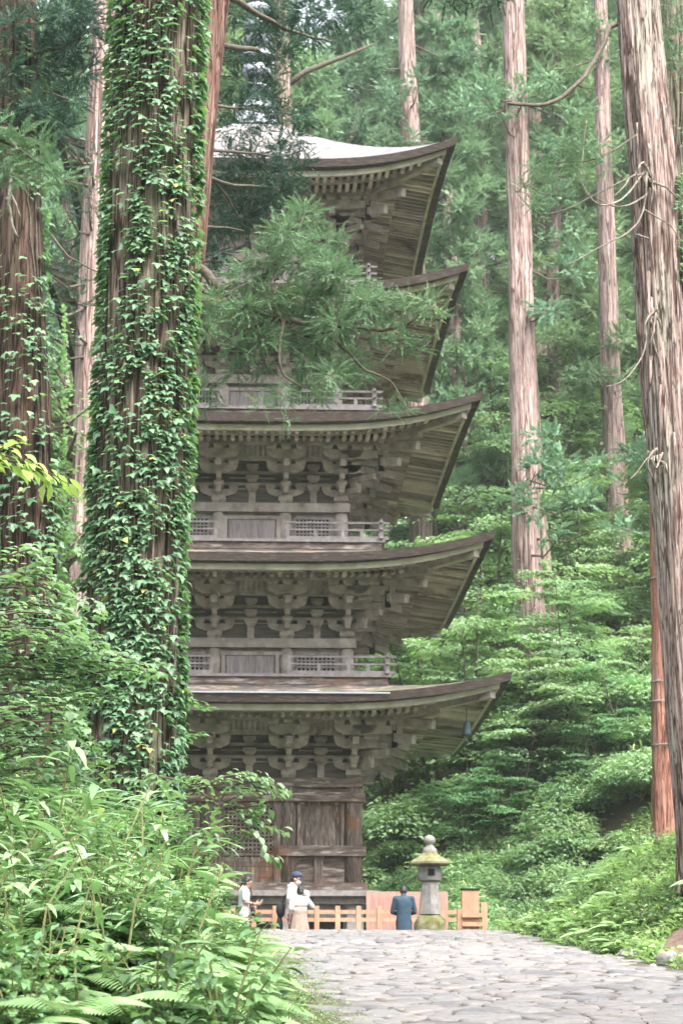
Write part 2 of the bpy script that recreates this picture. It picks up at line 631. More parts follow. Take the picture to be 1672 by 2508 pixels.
# ------------------------------------------------------------------ pagoda
PC = Vector((0, 53.2, 2.75))
M_wood = surf_mat('weathered_wood', [(.25, (.17, .147, .129)), (.5, (.30, .265, .235)), (.75, (.42, .378, .335))], scale=3.2, stretch=(1, 1, 1), bump=.25, bscale=14,
                  stains=[((.24, .235, .185), 1.3, .55, .7, (1, 1, 1)), ((.13, .09, .07), 2.0, .58, .72, (1, 1, 1))], tone_amt=.2)
M_recess = surf_mat('soffit_shade_boards', [(.3, (.03, .024, .02)), (.6, (.058, .048, .04)), (.8, (.085, .072, .06))], scale=3, stretch=(1, 1, 3), bump=.2, tone_amt=.3)  # soffit: near-black colour stands in for the shade between the rafters
M_infill = surf_mat('shaded_grey_boards', [(.3, (.075, .066, .056)), (.6, (.135, .122, .104)), (.8, (.19, .172, .148))], scale=3, stretch=(.6, .6, 6), bump=.3, tone_amt=.3)  # grey boards, darkened to paint in the shade behind the brackets
M_raft = surf_mat('rafter_wood', [(.25, (.28, .235, .20)), (.5, (.43, .37, .325)), (.75, (.53, .47, .42))], scale=1.6, bump=.2, bscale=18,
                  stains=[((.17, .115, .08), .9, .54, .64, (1, 1, 1))], tone_amt=.5)
M_brown = surf_mat('peeling_brown_wood', [(.3, (.06, .044, .037)), (.5, (.125, .096, .081)), (.7, (.21, .172, .15))], scale=5, stretch=(3, 3, .6), bump=.4, bscale=16,
                   stains=[((.36, .31, .28), 4, .56, .68, (3, 3, .5)), ((.2, .09, .05), 1.2, .56, .7, (1, 1, 1))], tone_amt=.2)
M_brownh = surf_mat('peeling_brown_beam', [(.3, (.06, .044, .037)), (.5, (.13, .099, .083)), (.7, (.22, .18, .157))], scale=5, stretch=(.6, .6, 3), bump=.4, bscale=16,
                    stains=[((.38, .33, .30), 4, .53, .66, (.5, .5, 3)), ((.2, .09, .05), 1.2, .56, .7, (1, 1, 1))], tone_amt=.2)
M_door = surf_mat('grey_door_planks', [(.3, (.16, .135, .135)), (.55, (.27, .24, .24)), (.8, (.36, .33, .32))], scale=6, stretch=(5, 5, .5), bump=.4, tone_amt=.15)
M_bark_edge = surf_mat('shingle_edge', [(.3, (.022, .015, .013)), (.55, (.05, .038, .033)), (.75, (.12, .095, .082))], scale=5, stretch=(1, 1, 6), bump=.5, bscale=20, tone_amt=.15)
M_shingle = surf_mat('thatched_shingle', [(.3, (.075, .07, .07)), (.55, (.135, .127, .13)), (.75, (.20, .192, .20))], scale=4, stretch=(1, 1, 1), bump=.4, bscale=30, rough=.7,
                     stains=[((.15, .12, .105), 1.2, .52, .7, (1, 1, 1)), ((.30, .29, .30), 3, .6, .7, (1, 1, 1))], tone_amt=.1)
M_roofdk = surf_mat('shaded_weathered_shingle', [(.3, (.035, .03, .029)), (.55, (.07, .062, .06)), (.75, (.12, .108, .105))], scale=4, bump=.4, bscale=30, rough=.9, spec=.1,
                   stains=[((.26, .19, .16), 2.2, .52, .66, (1, 1, 1)), ((.10, .11, .05), 1.2, .55, .7, (1, 1, 1))], tone_amt=.1)  # lower roofs: shade of the roof above put into the colour, with litter stains
M_pale = surf_mat('pale_fascia', [(.3, (.27, .255, .2)), (.6, (.40, .38, .31)), (.8, (.46, .43, .35))], scale=2.2, bump=.2, bscale=16,
                  stains=[((.24, .24, .13), 1.5, .52, .66, (1, 1, 1))], tone_amt=.12)
M_rail = surf_mat('grey_rail_wood', [(.3, (.15, .133, .128)), (.6, (.235, .215, .21)), (.8, (.33, .31, .305))], scale=7, bump=.3, tone_amt=.15)
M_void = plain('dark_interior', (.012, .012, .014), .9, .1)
M_bronze = plain('pale_bronze', (.26, .275, .31), .45, .5, .5)
M_bell = plain('verdigris_bell', (.018, .04, .045), .5, .4, .4)

pag = empty('pagoda', PC, label='five-storey weathered grey wooden pagoda with upturned eaves among the cedars', cat='pagoda')

HALF = [2.51, 2.37, 2.23, 2.09, 1.95]             # wall half width (to column centres)
Z0 = [4.55, 7.98, 11.44, 14.83, 18.17]            # top of the plate above the columns
EZ = [6.14, 9.50, 12.96, 16.32, 19.68]            # roof edge, middle of a side, upper arris
EA = [5.75, 5.46, 5.24, 5.01, 4.77]               # eave half width
LIFT = [.50, .53, .53, .53, .57]
BULGE = .25
FL = [1.85, 6.97, 10.33, 13.75, 17.12]            # floor height of each storey
BALC = [0, 3.3, 3.17, 3.03, 2.90]
ROT = [Matrix.Rotation(k * PI / 2, 3, 'Z') for k in range(4)]


def side_pts(pts, k): return [ROT[k] @ Vector(p) for p in pts]


class SMB(MB):
    """adds every piece once for each of the four sides"""
    def __init__(s, sides=(0, 1, 2, 3)):
        super().__init__(); s.sides = sides

    def four(s, fn):
        for k in s.sides:
            m = MB(); fn(m)
            n = len(s.v)
            s.v.extend([tuple(ROT[k] @ Vector(p) + Vector((0, 0, .003 * (k % 2)))) for p in m.v])
            s.f.extend([tuple(i + n for i in f) for f in m.f]); s.t.extend(m.t)
        return s


def lift_u(i, x, half, v):
    """upward sweep near the corners, v = 0 at the wall, 1 at the eave"""
    u = min(1.0, abs(x) / half)
    return LIFT[i] * u ** 3.5 * max(0, v) ** 1.25


def roof(i):
    last = i == 4
    rin = .62 if last else BALC[i + 1] - .15
    zin = 22.45 if last else FL[i + 1] - .2
    a0, ez = EA[i], EZ[i]
    NU, NV = 40, 12
    r = MB()
    # top surface: r runs from rin to the eave
    def top(uu, v):
        ed = a0 + BULGE * abs(uu) ** 4
        rr_ = rin + (ed - rin) * v
        c = 1 - v
        z = ez + (zin - ez) * (c ** (1.35 if last else 1.1)) + LIFT[i] * abs(uu) ** 3.5 * v ** 2.0
        return (uu * rr_, -rr_, z)
    def surf(m):
        vs = [top(-1 + 2 * a / NU, b / NV) for b in range(NV + 1) for a in range(NU + 1)]
        fs = [(b * (NU + 1) + a, (b + 1) * (NU + 1) + a, (b + 1) * (NU + 1) + a + 1, b * (NU + 1) + a + 1) for b in range(NV) for a in range(NU)]
        m.add(vs, fs, .5)
    rm = SMB().four(surf)
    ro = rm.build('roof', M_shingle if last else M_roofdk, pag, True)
    # thick shingle edge under the arris, drawn in below
    def band(m, z_hi, z_lo, in_hi, in_lo, n=NU):
        vs = []
        for z, ins in ((z_hi, in_hi), (z_lo, in_lo)):
            for a in range(n + 1):
                uu = -1 + 2 * a / n
                ed = a0 + BULGE * abs(uu) ** 4
                e2 = ed - ins
                vs.append((uu * e2, -e2, ez + LIFT[i] * abs(uu) ** 3.5 + z))
        fs = [(a, n + 1 + a, n + 2 + a, a + 1) for a in range(n)]
        m.add(vs, fs, .5)
    e = SMB()
    e.four(lambda m: band(m, -.002, -.20, 0, .05))
    e.four(lambda m: band(m, -.20, -.222, .05, .33))
    e.build('roof_edge', M_bark_edge, ro)
    p = SMB()
    p.four(lambda m: band(m, -.221, -.36, .26, .28))
    p.four(lambda m: band(m, -.36, -.362, .28, .36))
    p.build('eave_board', M_pale, ro)
    # soffit boards: two tiers
    hw = HALF[i]
    x1 = a0 - .33                      # flying rafter ends
    xk = hw + (a0 - hw) * .58          # where the flying rafters start
    zp = Z0[i] + 1.44                  # over the purlin
    zf = ez - .37                      # underside of the eave board
    xp = hw + .30
    def sof_z(r_): return zp + (zf + .02 - zp) * max(0, (r_ - hw - .9)) / (x1 - hw - .9) + .0
    def soffit(m):
        n = NU
        rs = [xp, hw + .9, xk, x1 - .05]
        vs = []
        for r_ in rs:
            v = max(0, (r_ - hw - .6) / (a0 - hw - .6))
            for a in range(n + 1):
                uu = -1 + 2 * a / n
                rad = r_ + BULGE * abs(uu) ** 4 * v
                vs.append((uu * rad, -rad, sof_z(r_) + .13 + LIFT[i] * abs(uu) ** 3.5 * v ** 1.25))
        fs = [(b * (n + 1) + a, b * (n + 1) + a + 1, (b + 1) * (n + 1) + a + 1, (b + 1) * (n + 1) + a) for b in range(3) for a in range(n)]
        m.add(vs, fs, .3)
    so = SMB().four(soffit)
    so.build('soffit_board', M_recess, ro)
    # rafters
    sp = .195
    def rafters(m, ra, rb, drop, wd, hh):
        n = int(2 * (a0 - .15) / sp)
        for q in range(n):
            x = (q - (n - 1) / 2) * sp
            st = max(ra, abs(x) + .08)
            if st > rb - .1: continue
            tone = random.random() if random.random() < .8 else .35 + .3 * math.sin(x * 2.1 + i)
            seg = []
            for r_ in (st, (st + rb) / 2, rb):
                v = max(0, (r_ - hw - .6) / (a0 - hw - .6))
                uu = min(1, abs(x) / r_)
                rad = r_ + (BULGE * uu ** 4 * v if r_ == rb else 0)
                seg.append((x, -rad, sof_z(r_) + drop + LIFT[i] * uu ** 3.5 * v ** 1.25))
            vs, fs = [], []
            for s_ in seg:
                for dx, dz in ((-wd / 2, 0), (wd / 2, 0), (wd / 2, hh), (-wd / 2, hh)): vs.append((s_[0] + dx, s_[1], s_[2] + dz))
            for b in range(2):
                for c in range(4):
                    fs.append((b * 4 + c, b * 4 + (c + 1) % 4, b * 4 + 4 + (c + 1) % 4, b * 4 + 4 + c))
            fs.append((8, 9, 10, 11)); fs.append((3, 2, 1, 0))
            m.add(vs, fs, tone)
    rf = SMB()
    rf.four(lambda m: rafters(m, xk - .1, x1, .03, .085, .09))
    rf.build('flying_rafters', M_raft, ro)['kind'] = 'stuff'
    rb = SMB()
    rb.four(lambda m: rafters(m, xp, xk, -.07, .09, .1))
    rb.build('base_rafters', M_raft, ro)['kind'] = 'stuff'
    # board carrying the flying rafters
    kb = SMB()
    def kioi(m):
        n = NU
        v = (xk - hw - .6) / (a0 - hw - .6)
        vs = []
        for z, rr_ in ((-.0, xk + .03), (.1, xk + .05), (.0, xk - .06)):
            for a in range(n + 1):
                uu = -1 + 2 * a / n
                rad = rr_ + BULGE * abs(uu) ** 4 * v
                vs.append((uu * rad, -rad, sof_z(xk) - .035 + z + .04 + LIFT[i] * abs(uu) ** 3.5 * v ** 1.25))
        fs = [(a, a + 1, n + 2 + a, n + 1 + a) for a in range(n)] + [(2 * n + 2 + a, 2 * n + 3 + a, a + 1, a) for a in range(n)]
        m.add(vs, fs, .6)
    kb.four(kioi)
    kb.build('eave_purlin', M_wood, ro)
    # hip rafters, two tiers, square ended
    for k in range(4):
        h = MB()
        def dg(r_, z): return ROT[k] @ Vector((r_, -r_, z))
        vk = (xk - hw - .6) / (a0 - hw - .6)
        h.beam(dg(hw, sof_z(hw) - .05), dg(xk + .12, sof_z(xk) - .10 + LIFT[i] * vk ** 1.25), .2, .26, .5)
        h.beam(dg(xk - .3, sof_z(xk) + .02 + LIFT[i] * (vk - .12) ** 1.25), dg(x1 + .16, zf - .03 + LIFT[i] * .9), .18, .22, .55)
        h.build('hip_rafter', M_wood, ro)
    return ro


ROOFS = [roof(i) for i in range(5)]


# ---- bracket set: local frame x along wall, -y outwards, z up from plate top
def curved_arm(m, half, y, z, h=.15, th=.13, tone=None):
    pts = []
    for k in range(7):
        a = k / 6 * PI / 2
        pts.append((half - .18 + .18 * math.sin(a), h * .15 + (h * .85) * (1 - math.cos(a))))
    poly = [(-p[0], p[1]) for p in reversed(pts)] + [(half - .2, 0)] + pts
    poly = [(-half + .2, 0), (half - .2, 0)] + pts + [(-p[0], p[1]) for p in reversed(pts)]
    m.prism(poly, (0, y, z), (1, 0, 0), (0, 0, 1), (0, -1, 0), th, tone)


def block(m, x, y, z, w=.2, h=.15, tone=None):
    w *= 1.32
    m.box((x, y, z + h * .74), (w, w * .85, h * .52), None, tone)
    m.box((x, y, z + h * .24), (w * .98, w * .83, h * .48), None, tone, taper=.60)


def bracket(m):
    t = .35 + .4 * random.random()
    m.box((0, -.0, .15), (.36, .36, .14), None, t); m.box((0, 0, .04), (.36, .36, .08), None, t, taper=.72)
    curved_arm(m, .47, 0, .2, .18, .15, t)
    for x in (-.37, 0, .37): block(m, x, 0, .37, .19, .14, t + .1)
    m.beam((0, 0, .30), (0, -.44, .30), .12, .15, t)                       # first step outwards
    block(m, 0, -.34, .37, .19, .14, t)
    m.beam((0, -.10, .56), (0, -.80, .56), .12, .14, t)
    block(m, 0, -.62, .62, .2, .14, t)
    curved_arm(m, .48, -.60, .66, .23, .15, t + .1)                        # second tier
    for x in (-.36, 0, .36): block(m, x, -.60, .86, .2, .13, t + .15)
    m.beam((0, .1, 1.18), (0, -1.36, .76), .15, .18, t - .15)              # tail rafter
    block(m, 0, -.95, .93, .2, .12, t)
    curved_arm(m, .51, -.95, .95, .23, .15, t + .15)                       # third tier
    for x in (-.37, 0, .37): block(m, x, -.95, 1.16, .2, .14, t + .2)


def corner_bracket(m):
    """diagonal arms at a corner column, pointing along (1,-1)"""
    t = .4
    d = Vector((1, -1, 0)).normalized()
    def o(r, z): return (d.x * r, d.y * r, z)
    R45 = Matrix.Rotation(-PI / 4, 3, 'Z')
    m.beam(o(0, .3), o(.62, .3), .13, .15, t)
    m.box(o(.5, .45), (.2, .2, .14), R45, t)
    m.beam(o(.1, .56), o(1.12, .56), .13, .15, t + .1)
    m.box(o(.9, .72), (.22, .22, .15), R45, t)
    m.beam(o(0, 1.12), o(1.95, .78), .16, .2, t - .1)
    m.beam(o(.3, 1.42), o(2.55, 1.08), .16, .2, t)
    m.box(o(1.35, 1.12), (.22, .22, .16), R45, t + .1)
    m.beam(o(1.5, .72), o(1.5, 1.3), .13, .13, t + .1, up=(1, 0, 0))


BR = MB(); bracket(BR); ME_BR = BR.mesh('bracket_set', M_wood)
CB = MB(); corner_bracket(CB); ME_CB = CB.mesh('corner_bracket', M_wood)


def bay_x(i):
    h = HALF[i]
    return [-h, -h * .375, h * .375, h]


for i in range(5):
    h = HALF[i]
    xs_ = bay_x(i)
    z0 = Z0[i]
    # bracket sets on the four sides
    for k in range(4):
        for x in xs_:
            b = link('bracket_set', ME_BR, pag)
            c = ROT[k] @ Vector((x, -h, z0))
            b.location = c; b.rotation_euler = (0, 0, k * PI / 2)
        b = link('corner_bracket', ME_CB, pag)
        b.location = ROT[k] @ Vector((h, -h, z0)); b.rotation_euler = (0, 0, k * PI / 2)
    # plank wall between the brackets with short struts and rails
    q = SMB()
    def infill(m):
        m.box((0, -h - .0, z0 + .52), (2 * h - .1, .1, .07), None, .5)
        m.box((0, -h - .0, z0 + .82), (2 * h - .1, .1, .07), None, .4)
        for a, b in zip(xs_[:-1], xs_[1:]):
            xm = (a + b) / 2
            m.box((xm, -h - .02, z0 + .16), (.17, .1, .32), None, .6)
            block(m, xm, -h - .04, z0 + .32, .24, .17, .7)
            block(m, xm, -h - .04, z0 + .555, .24, .17, .65)
            block(m, xm, -h - .04, z0 + .86, .24, .15, .5)
            m.box((xm, -h + .01, z0 + .40), (b - a - .5, .05, .03), None, .3); m.box((xm, -h + .01, z0 + .68), (b - a - .5, .05, .03), None, .3)
    q.four(infill)
    q.build('bracket_wall', M_wood, pag)
    q = SMB()
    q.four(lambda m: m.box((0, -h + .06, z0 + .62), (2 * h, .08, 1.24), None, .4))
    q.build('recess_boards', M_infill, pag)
    # ribbed cove panel and the purlin above the third tier
    c = SMB()
    def cove(m):
        for s, z in ((.95, 1.30), (.60, .985)):
            m.box((0, -h - s, z0 + z + .055), (2 * (h + s) + .5, .12, .12), None, .5)
        n = int(2 * (h + .7) / .13)
        for r_ in range(n):
            x = (r_ - (n - 1) / 2) * .13
            m.beam((x, -h - .66, z0 + 1.07), (x, -h - .86, z0 + 1.32), .045, .05, .6 + .3 * random.random())
        m.add([(-h - .6, -h - .62, z0 + 1.1), (h + .6, -h - .62, z0 + 1.1), (h + .82, -h - .82, z0 + 1.36), (-h - .82, -h - .82, z0 + 1.36)], [(0, 1, 2, 3)], .2)
        m.box((0, -h - .95, z0 + 1.40), (2 * (h + .95) + .6, .16, .13), None, .55)
    c.four(cove)
    c.build('cove_panel', M_wood, pag)
    # head plate
    pl = SMB()
    zc_ = z0 - .115
    pl.four(lambda m: m.box((0, -h, zc_), (2 * h + .44, .40, .23), None, .45))
    pl.build('head_plate', M_brownh if i == 0 else M_wood, pag)

    if i > 0:
        f = FL[i]
        wh = z0 - .23 - f
        # wall boards
        wl_ = SMB()
        wl_.four(lambda m: m.box((0, -h + .05, f + wh / 2), (2 * h, .1, wh), None, .35))
        wl_.build('wall', M_wood, pag)
        for k in range(4):
            for x in xs_[:-1] if True else xs_:
                c_ = MB()
                p_ = ROT[k] @ Vector((x, -h, f))
                c_.lathe([(.17, 0), (.18, wh * .5), (.165, wh)], p_, 14, .6)
                c_.build('column', M_wood, pag, True)
            # door of two leaves
            dr = MB()
            dw, dh = .60, wh - .18
            for s in (-1, 1):
                for b in range(4):
                    xx = s * (.075 + b * .145)
                    dr.box((xx, -h - .05 - .004 * (b % 2), f + dh / 2), (.143, .05, dh), None, random.random())
            d_ = dr.build('door', M_door, pag); d_.rotation_euler = (0, 0, k * PI / 2)
            fr = MB()
            for s in (-1, 1): fr.box((s * (dw + .06), -h - .07, f + dh / 2), (.1, .1, dh), None, .5)
            fr.box((0, -h - .07, f + dh + .045), (2 * dw + .3, .1, .09), None, .4)
            fr.box((0, -h - .085, f + dh / 2), (.03, .05, dh), None, .5)
            fr.build('door_frame', M_wood, d_)
            # lattice windows in the side bays
            for s in (-1, 1):
                xa, xb = h * .375 + .26, h - .30
                xm, ww = s * (xa + xb) / 2, xb - xa
                zb, hh_ = f + .16, wh - .30
                wn_ = MB()
                nb = 9
                for b in range(nb + 1): wn_.box((xm - ww / 2 + ww * b / nb, -h - .05, zb + hh_ / 2), (.038, .05, hh_), None, .6)
                for b in range(4): wn_.box((xm, -h - .053, zb + hh_ * b / 3), (ww + .04, .05, .042), None, .6)
                w_ = wn_.build('window', M_rail, pag); w_.rotation_euler = (0, 0, k * PI / 2)
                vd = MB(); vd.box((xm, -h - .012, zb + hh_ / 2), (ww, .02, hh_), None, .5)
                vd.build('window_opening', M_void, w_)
        # balcony
        B = BALC[i]
        fl_ = SMB()
        fl_.four(lambda m: m.add([(-B - .1, -B - .1, f), (B + .1, -B - .1, f), (h, -h, f), (-h, -h, f), (-B - .1, -B - .1, f - .07), (B + .1, -B - .1, f - .07), (h, -h, f - .07), (-h, -h, f - .07)],
                                 [(0, 1, 2, 3), (7, 6, 5, 4), (0, 4, 5, 1)], .6))
        fl_.build('balcony_floor', M_rail, pag)
        bm = SMB()
        bm.four(lambda m: m.box((0, -B + .04, f - .155), (2 * B, .14, .165), None, .3))
        bm.four(lambda m: m.box((0, -B + .28, f - .29), (2 * B - .5, .3, .11), None, .2))
        bm.build('balcony_beam', M_brownh, pag)
        def rails(m, s):
            op = h * .375 - .02
            for s in (s,):
                L_ = B + .22 - op
                xm = s * (op + L_ / 2)
                m.box((xm, -B, f + .43), (L_, .055, .05), None, .6)
                m.box((xm, -B, f + .25), (L_, .06, .045), None, .6)
                m.box((xm, -B, f + .045), (L_ - .05, .09, .08), None, .6)
                for x in (op + .06, (op + .06 + h) / 2, h, (h + B) / 2):
                    m.box((s * x, -B - .002, f + .17), (.085, .07, .19), None, .95)
                for x in (op + .06, h): m.box((s * x, -B + .001, f + .345), (.06, .06, .15), None, .7)
            if s > 0:
                m.box((B, -B, f + .20), (.11, .11, .56), None, .5)
                m.box((B, -B, f + .50), (.06, .06, .06), Matrix.Rotation(PI / 4, 3, 'Z'), .5)
        for k in range(4):
            for s in (-1, 1):
                r_ = MB(); rails(r_, s)
                o_ = r_.build('railing', M_rail, pag); o_.rotation_euler = (0, 0, k * PI / 2)

# corner extensions of the second and third tiers
for i in range(5):
    h = HALF[i]; z0 = Z0[i]
    def ext(m, s):
        for s in (s,):
            m.box((s * (h + .42), -h - .95, z0 + 1.065), (.95, .15, .2), None, .6)
            for x in (.62, .95): block(m, s * (h + x), -h - .95, z0 + 1.16, .2, .14, .7)
            m.box((s * (h + .30), -h - .60, z0 + .775), (.62, .15, .2), None, .5)
            block(m, s * (h + .60), -h - .60, z0 + .86, .2, .13, .6)
            m.beam((s * (h + .95), -h - .95, z0 + .62), (s * (h + .95), -h - .95, z0 + 1.2), .15, .15, .7, up=(1, 0, 0))
    for k in range(4):
        for s in (-1, 1):
            e = MB(); ext(e, s); o_ = e.build('corner_arm', M_wood, pag); o_.rotation_euler = (0, 0, k * PI / 2); o_.location.z = .003 * (k % 2)
# thin metal strip along the lowest roof edge
m = MB(); m.box((-.6, -EA[0] - .015, EZ[0] + .01), (7.6, .03, .035), None, .5)
m.build('metal_strip', M_bronze, ROOFS[0])

# ---- first storey
h = HALF[0]; f = FL[0]; z0 = Z0[0]
xs_ = bay_x(0)
wl_ = SMB()
wl_.four(lambda m: m.box((0, -h + .08, (f + z0) / 2), (2 * h, .1, z0 - f), None, .3))
wl_.build('wall', M_brown, pag)
for k in range(4):
    for x in xs_[:-1]:
        c_ = MB()
        c_.lathe([(.215, 0), (.215, z0 - .5 - f), (.2, z0 - .23 - f)], ROT[k] @ Vector((x, -h, f)), 18, .5)
        c_.build('column', M_brown, pag, True)
    st = MB()
    st.box((0, -h - .10, 4.085), (2 * h + .56, .36, .22), None, .7)          # tie beam under the plate
    st.box((0, -h - .01, 4.26), (2 * h, .2, .13), None, .1)
    st.box((0, -h - .17, 1.95), (2 * h + .66, .34, .19), None, .4)           # sill beam
    for s in (-1, 1):
        xa, xb = h * .375, h
        st.box((s * ((xa + xb) / 2 + .02), -h - .12, 2.80), (xb - xa + .5, .34, .24), None, .6)
    o_ = st.build('wall_beam', M_brownh, pag); o_.rotation_euler = (0, 0, k * PI / 2); o_.location.z = .004 * (k % 2); o_.scale.x = 1 - .013 * (k % 2)
    for s in (-1, 1):
        xa, xb = h * .375 + .2, h - .2
        xm = s * (xa + xb) / 2; ww = xb - xa
        pn = MB()
        for b in range(5): pn.box((xm - ww / 2 + .1 + (ww - .2) * (b + .5) / 5, -h - .02 - .005 * (b % 2), 3.43), ((ww - .2) / 5 - .006, .09, 1.0), None, random.random())
        for q_ in (-1, 1): pn.box((xm + q_ * (ww / 2 - .06), -h - .06, 3.45), (.075, .12, 1.04), None, .9)
        pn.box((xm, -h - .055, 3.94), (ww, .11, .07), None, .4)
        o_ = pn.build('wall_panel', M_brown, pag); o_.rotation_euler = (0, 0, k * PI / 2)
        pn = MB()
        for b in range(4): pn.box((xm, -h - .0 - .004 * (b % 2), 2.12 + b * .155), (ww, .08, .15), None, random.random())
        o_ = pn.build('wall_panel', M_brownh, pag); o_.rotation_euler = (0, 0, k * PI / 2)
        pn = MB(); pn.box((xm + s * -.05, -h - .06, 2.36), (.2, .14, .64), None, .6)
        o_ = pn.build('stud', M_brown, pag); o_.rotation_euler = (0, 0, k * PI / 2)
    # lattice door
    dr = MB()
    for s in (-1, 1): dr.box((s * .70, -h - .06, 3.0), (.17, .14, 1.94), None, .6)
    dr.box((0, -h - .06, 3.935), (1.26, .13, .11), None, .5)
    for b in range(5): dr.box((0, -h - .02 - .003 * (b % 2), 2.12 + b * .125), (1.22, .06, .12), None, random.random())
    dr.box((0, -h - .05, 2.72), (1.22, .1, .06), None, .5)
    d_ = dr.build('door', M_brown, pag); d_.rotation_euler = (0, 0, k * PI / 2)
    la = MB()
    for b in range(13): la.box((-.58 + b * 1.16 / 12, -h - .045, 3.31), (.045, .05, 1.12), None, .5)
    for b in range(12): la.box((0, -h - .049, 2.80 + b * 1.06 / 11), (1.2, .05, .045), None, .5)
    la.build('lattice', M_brownh, d_)
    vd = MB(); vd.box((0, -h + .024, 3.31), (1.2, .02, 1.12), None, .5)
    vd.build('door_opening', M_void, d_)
# floor edge and the base
fe = SMB()
fe.four(lambda m: m.box((0, -2.95, 1.785), (5.98, .3, .13), None, .9))
fe.four(lambda m: m.box((0, -2.78, 1.63), (5.5, .22, .17), None, .1))
fe.build('floor_edge', M_rail, pag)
bs = SMB()
def base(m):
    m.box((0, -2.45, .85), (4.9, .12, 1.5), None, .1)
    for x in (-2.5, -.94, .94, 2.5): m.box((x, -2.6, .85), (.3, .3, 1.7), None, .8)
    m.box((0, -2.58, .82), (5.0, .12, .14), None, .5)
    m.box((0, -2.58, 1.40), (5.0, .10, .30), None, .5)
    m.box((0, -2.62, .06), (5.8, .9, .5), None, .6)
bs.four(base)
bs.build('base', M_rail, pag)
for k in range(4):
    for x in (-1.72, 0, 1.72):
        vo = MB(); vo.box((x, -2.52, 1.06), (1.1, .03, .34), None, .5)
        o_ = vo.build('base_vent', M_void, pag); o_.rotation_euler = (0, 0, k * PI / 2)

# ---- finial
fi = MB()
fi.box((0, 0, 22.75), (1.1, 1.1, .42), None, .5); fi.box((0, 0, 22.99), (1.26, 1.26, .07), None, .5)
fin = fi.build('finial', M_bronze, pag)
b_ = MB(); b_.lathe([(.46, 23.03), (.46, 23.12), (.42, 23.3), (.3, 23.45), (.12, 23.52)], (0, 0, 0), 24, .5)
b_.lathe([(.12, 23.5), (.3, 23.58), (.44, 23.72), (.40, 23.78), (.1, 23.76)], (0, 0, 0), 24, .5)
b_.build('bowl', M_bronze, fin, True)
b_ = MB(); b_.lathe([(.07, 23.5), (.06, 30.5)], (0, 0, 0), 12, .4)
b_.build('finial_pole', M_bronze, fin, True)
for r_ in range(9):
    R_ = .42 - .012 * r_
    z = 24.15 + r_ * .46
    b_ = MB()
    b_.lathe([(R_ - .02, z), (R_, z + .03), (R_, z + .2), (R_ - .02, z + .23)], (0, 0, 0), 28, .5)
    for a in range(8):
        b_.beam((0, 0, z + .12), (R_ * math.cos(a * PI / 4), R_ * math.sin(a * PI / 4), z + .12), .03, .05, .5)
    b_.build('finial_ring', M_bronze, fin, True)
b_ = MB(); b_.lathe([(.05, 30.4), (.13, 30.6), (.16, 30.8), (.10, 31.0), (.0, 31.15)], (0, 0, 0), 16, .5)
b_.build('finial_jewel', M_bronze, fin, True)

# ---- wind bell under the front right corner
bell = empty('wind_bell', PC + Vector((5.02, -5.05, 5.62)), label='small dark green wind bell hanging under the lowest roof corner', cat='bell')
b_ = MB(); b_.lathe([(.115, -.34), (.12, -.33), (.10, -.26), (.085, -.12), (.075, -.05), (.04, 0), (.02, .02)], (0, 0, 0), 18, .5)
b_.build('bell_body', M_bell, bell, True)
b_ = MB(); b_.tube([(0, 0, .02), (0, 0, .30)], [.012, .012], 6); b_.build('hook', M_bell, bell)
b_ = MB(); b_.tube([(0, 0, -.2), (0, 0, -.42)], [.008, .008], 6); b_.box((0, 0, -.45), (.07, .01, .08)); b_.build('clapper', M_bell, bell)
# ------------------------------------------------------------------ bark and leaf materials
def bark_mat(name, dark, mid, light, moss=None, scale=22):
    return surf_mat(name, [(.30, dark), (.45, mid), (.6, light), (.75, tuple(min(1, c * 1.25) for c in light))], scale=scale, stretch=(1, 1, .06), bump=.9, bscale=scale * 1.6, bdist=.05,
                    stains=[((moss or tuple(c * .8 for c in mid)), 1.6, .5, .66, (1.5, 1.5, .25)), (dark, 6, .60, .70, (3, 3, .12))], tone_amt=.12, detail=6, rough=.92, spec=.1,
                    cracks=[(tuple(c * .55 for c in dark), scale * .42, .042, (1, 1, .05)), (dark, scale * .9, .032, (1, 1, .045))])


M_bark_pink = bark_mat('cedar_bark', (.075, .045, .036), (.25, .18, .158), (.39, .315, .288), (.34, .325, .275), 26)
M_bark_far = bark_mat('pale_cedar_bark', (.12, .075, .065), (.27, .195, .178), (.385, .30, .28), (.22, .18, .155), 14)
M_bark_red = bark_mat('red_cedar_bark', (.06, .028, .022), (.15, .085, .068), (.23, .15, .125), (.2, .14, .12))
M_bark_brn = bark_mat('dark_red_brown_bark', (.035, .02, .016), (.095, .058, .046), (.15, .10, .082), (.11, .085, .06))
M_bark_brick = bark_mat('reddish_cedar_bark', (.14, .06, .045), (.29, .135, .10), (.38, .20, .15), (.30, .2, .16))
M_bark_dark = bark_mat('dark_brown_bark', (.05, .034, .026), (.17, .13, .105), (.29, .24, .20), (.19, .19, .13))  # brown bark colour shared by several trunks and knots
M_twig = surf_mat('dead_twig', [(.3, (.06, .048, .038)), (.5, (.14, .12, .097)), (.75, (.23, .205, .175))], scale=12, bump=.3, tone_amt=.15)
M_branch = surf_mat('branch_bark', [(.3, (.045, .036, .028)), (.6, (.095, .08, .06)), (.8, (.15, .135, .105))], scale=14, bump=.4, tone_amt=.15)
M_cedar_far = leaf_mat('cedar_needles_far', [(0, (.09, .165, .105)), (.5, (.155, .265, .165)), (.85, (.22, .345, .21)), (1, (.27, .38, .2))], trans=.38, rough=.6, spec=.2, tcol=(.18, .34, .14), obj_var=.18, alt=(.26, .36, .17), patch=(.14, .27, .19), pscale=.3)
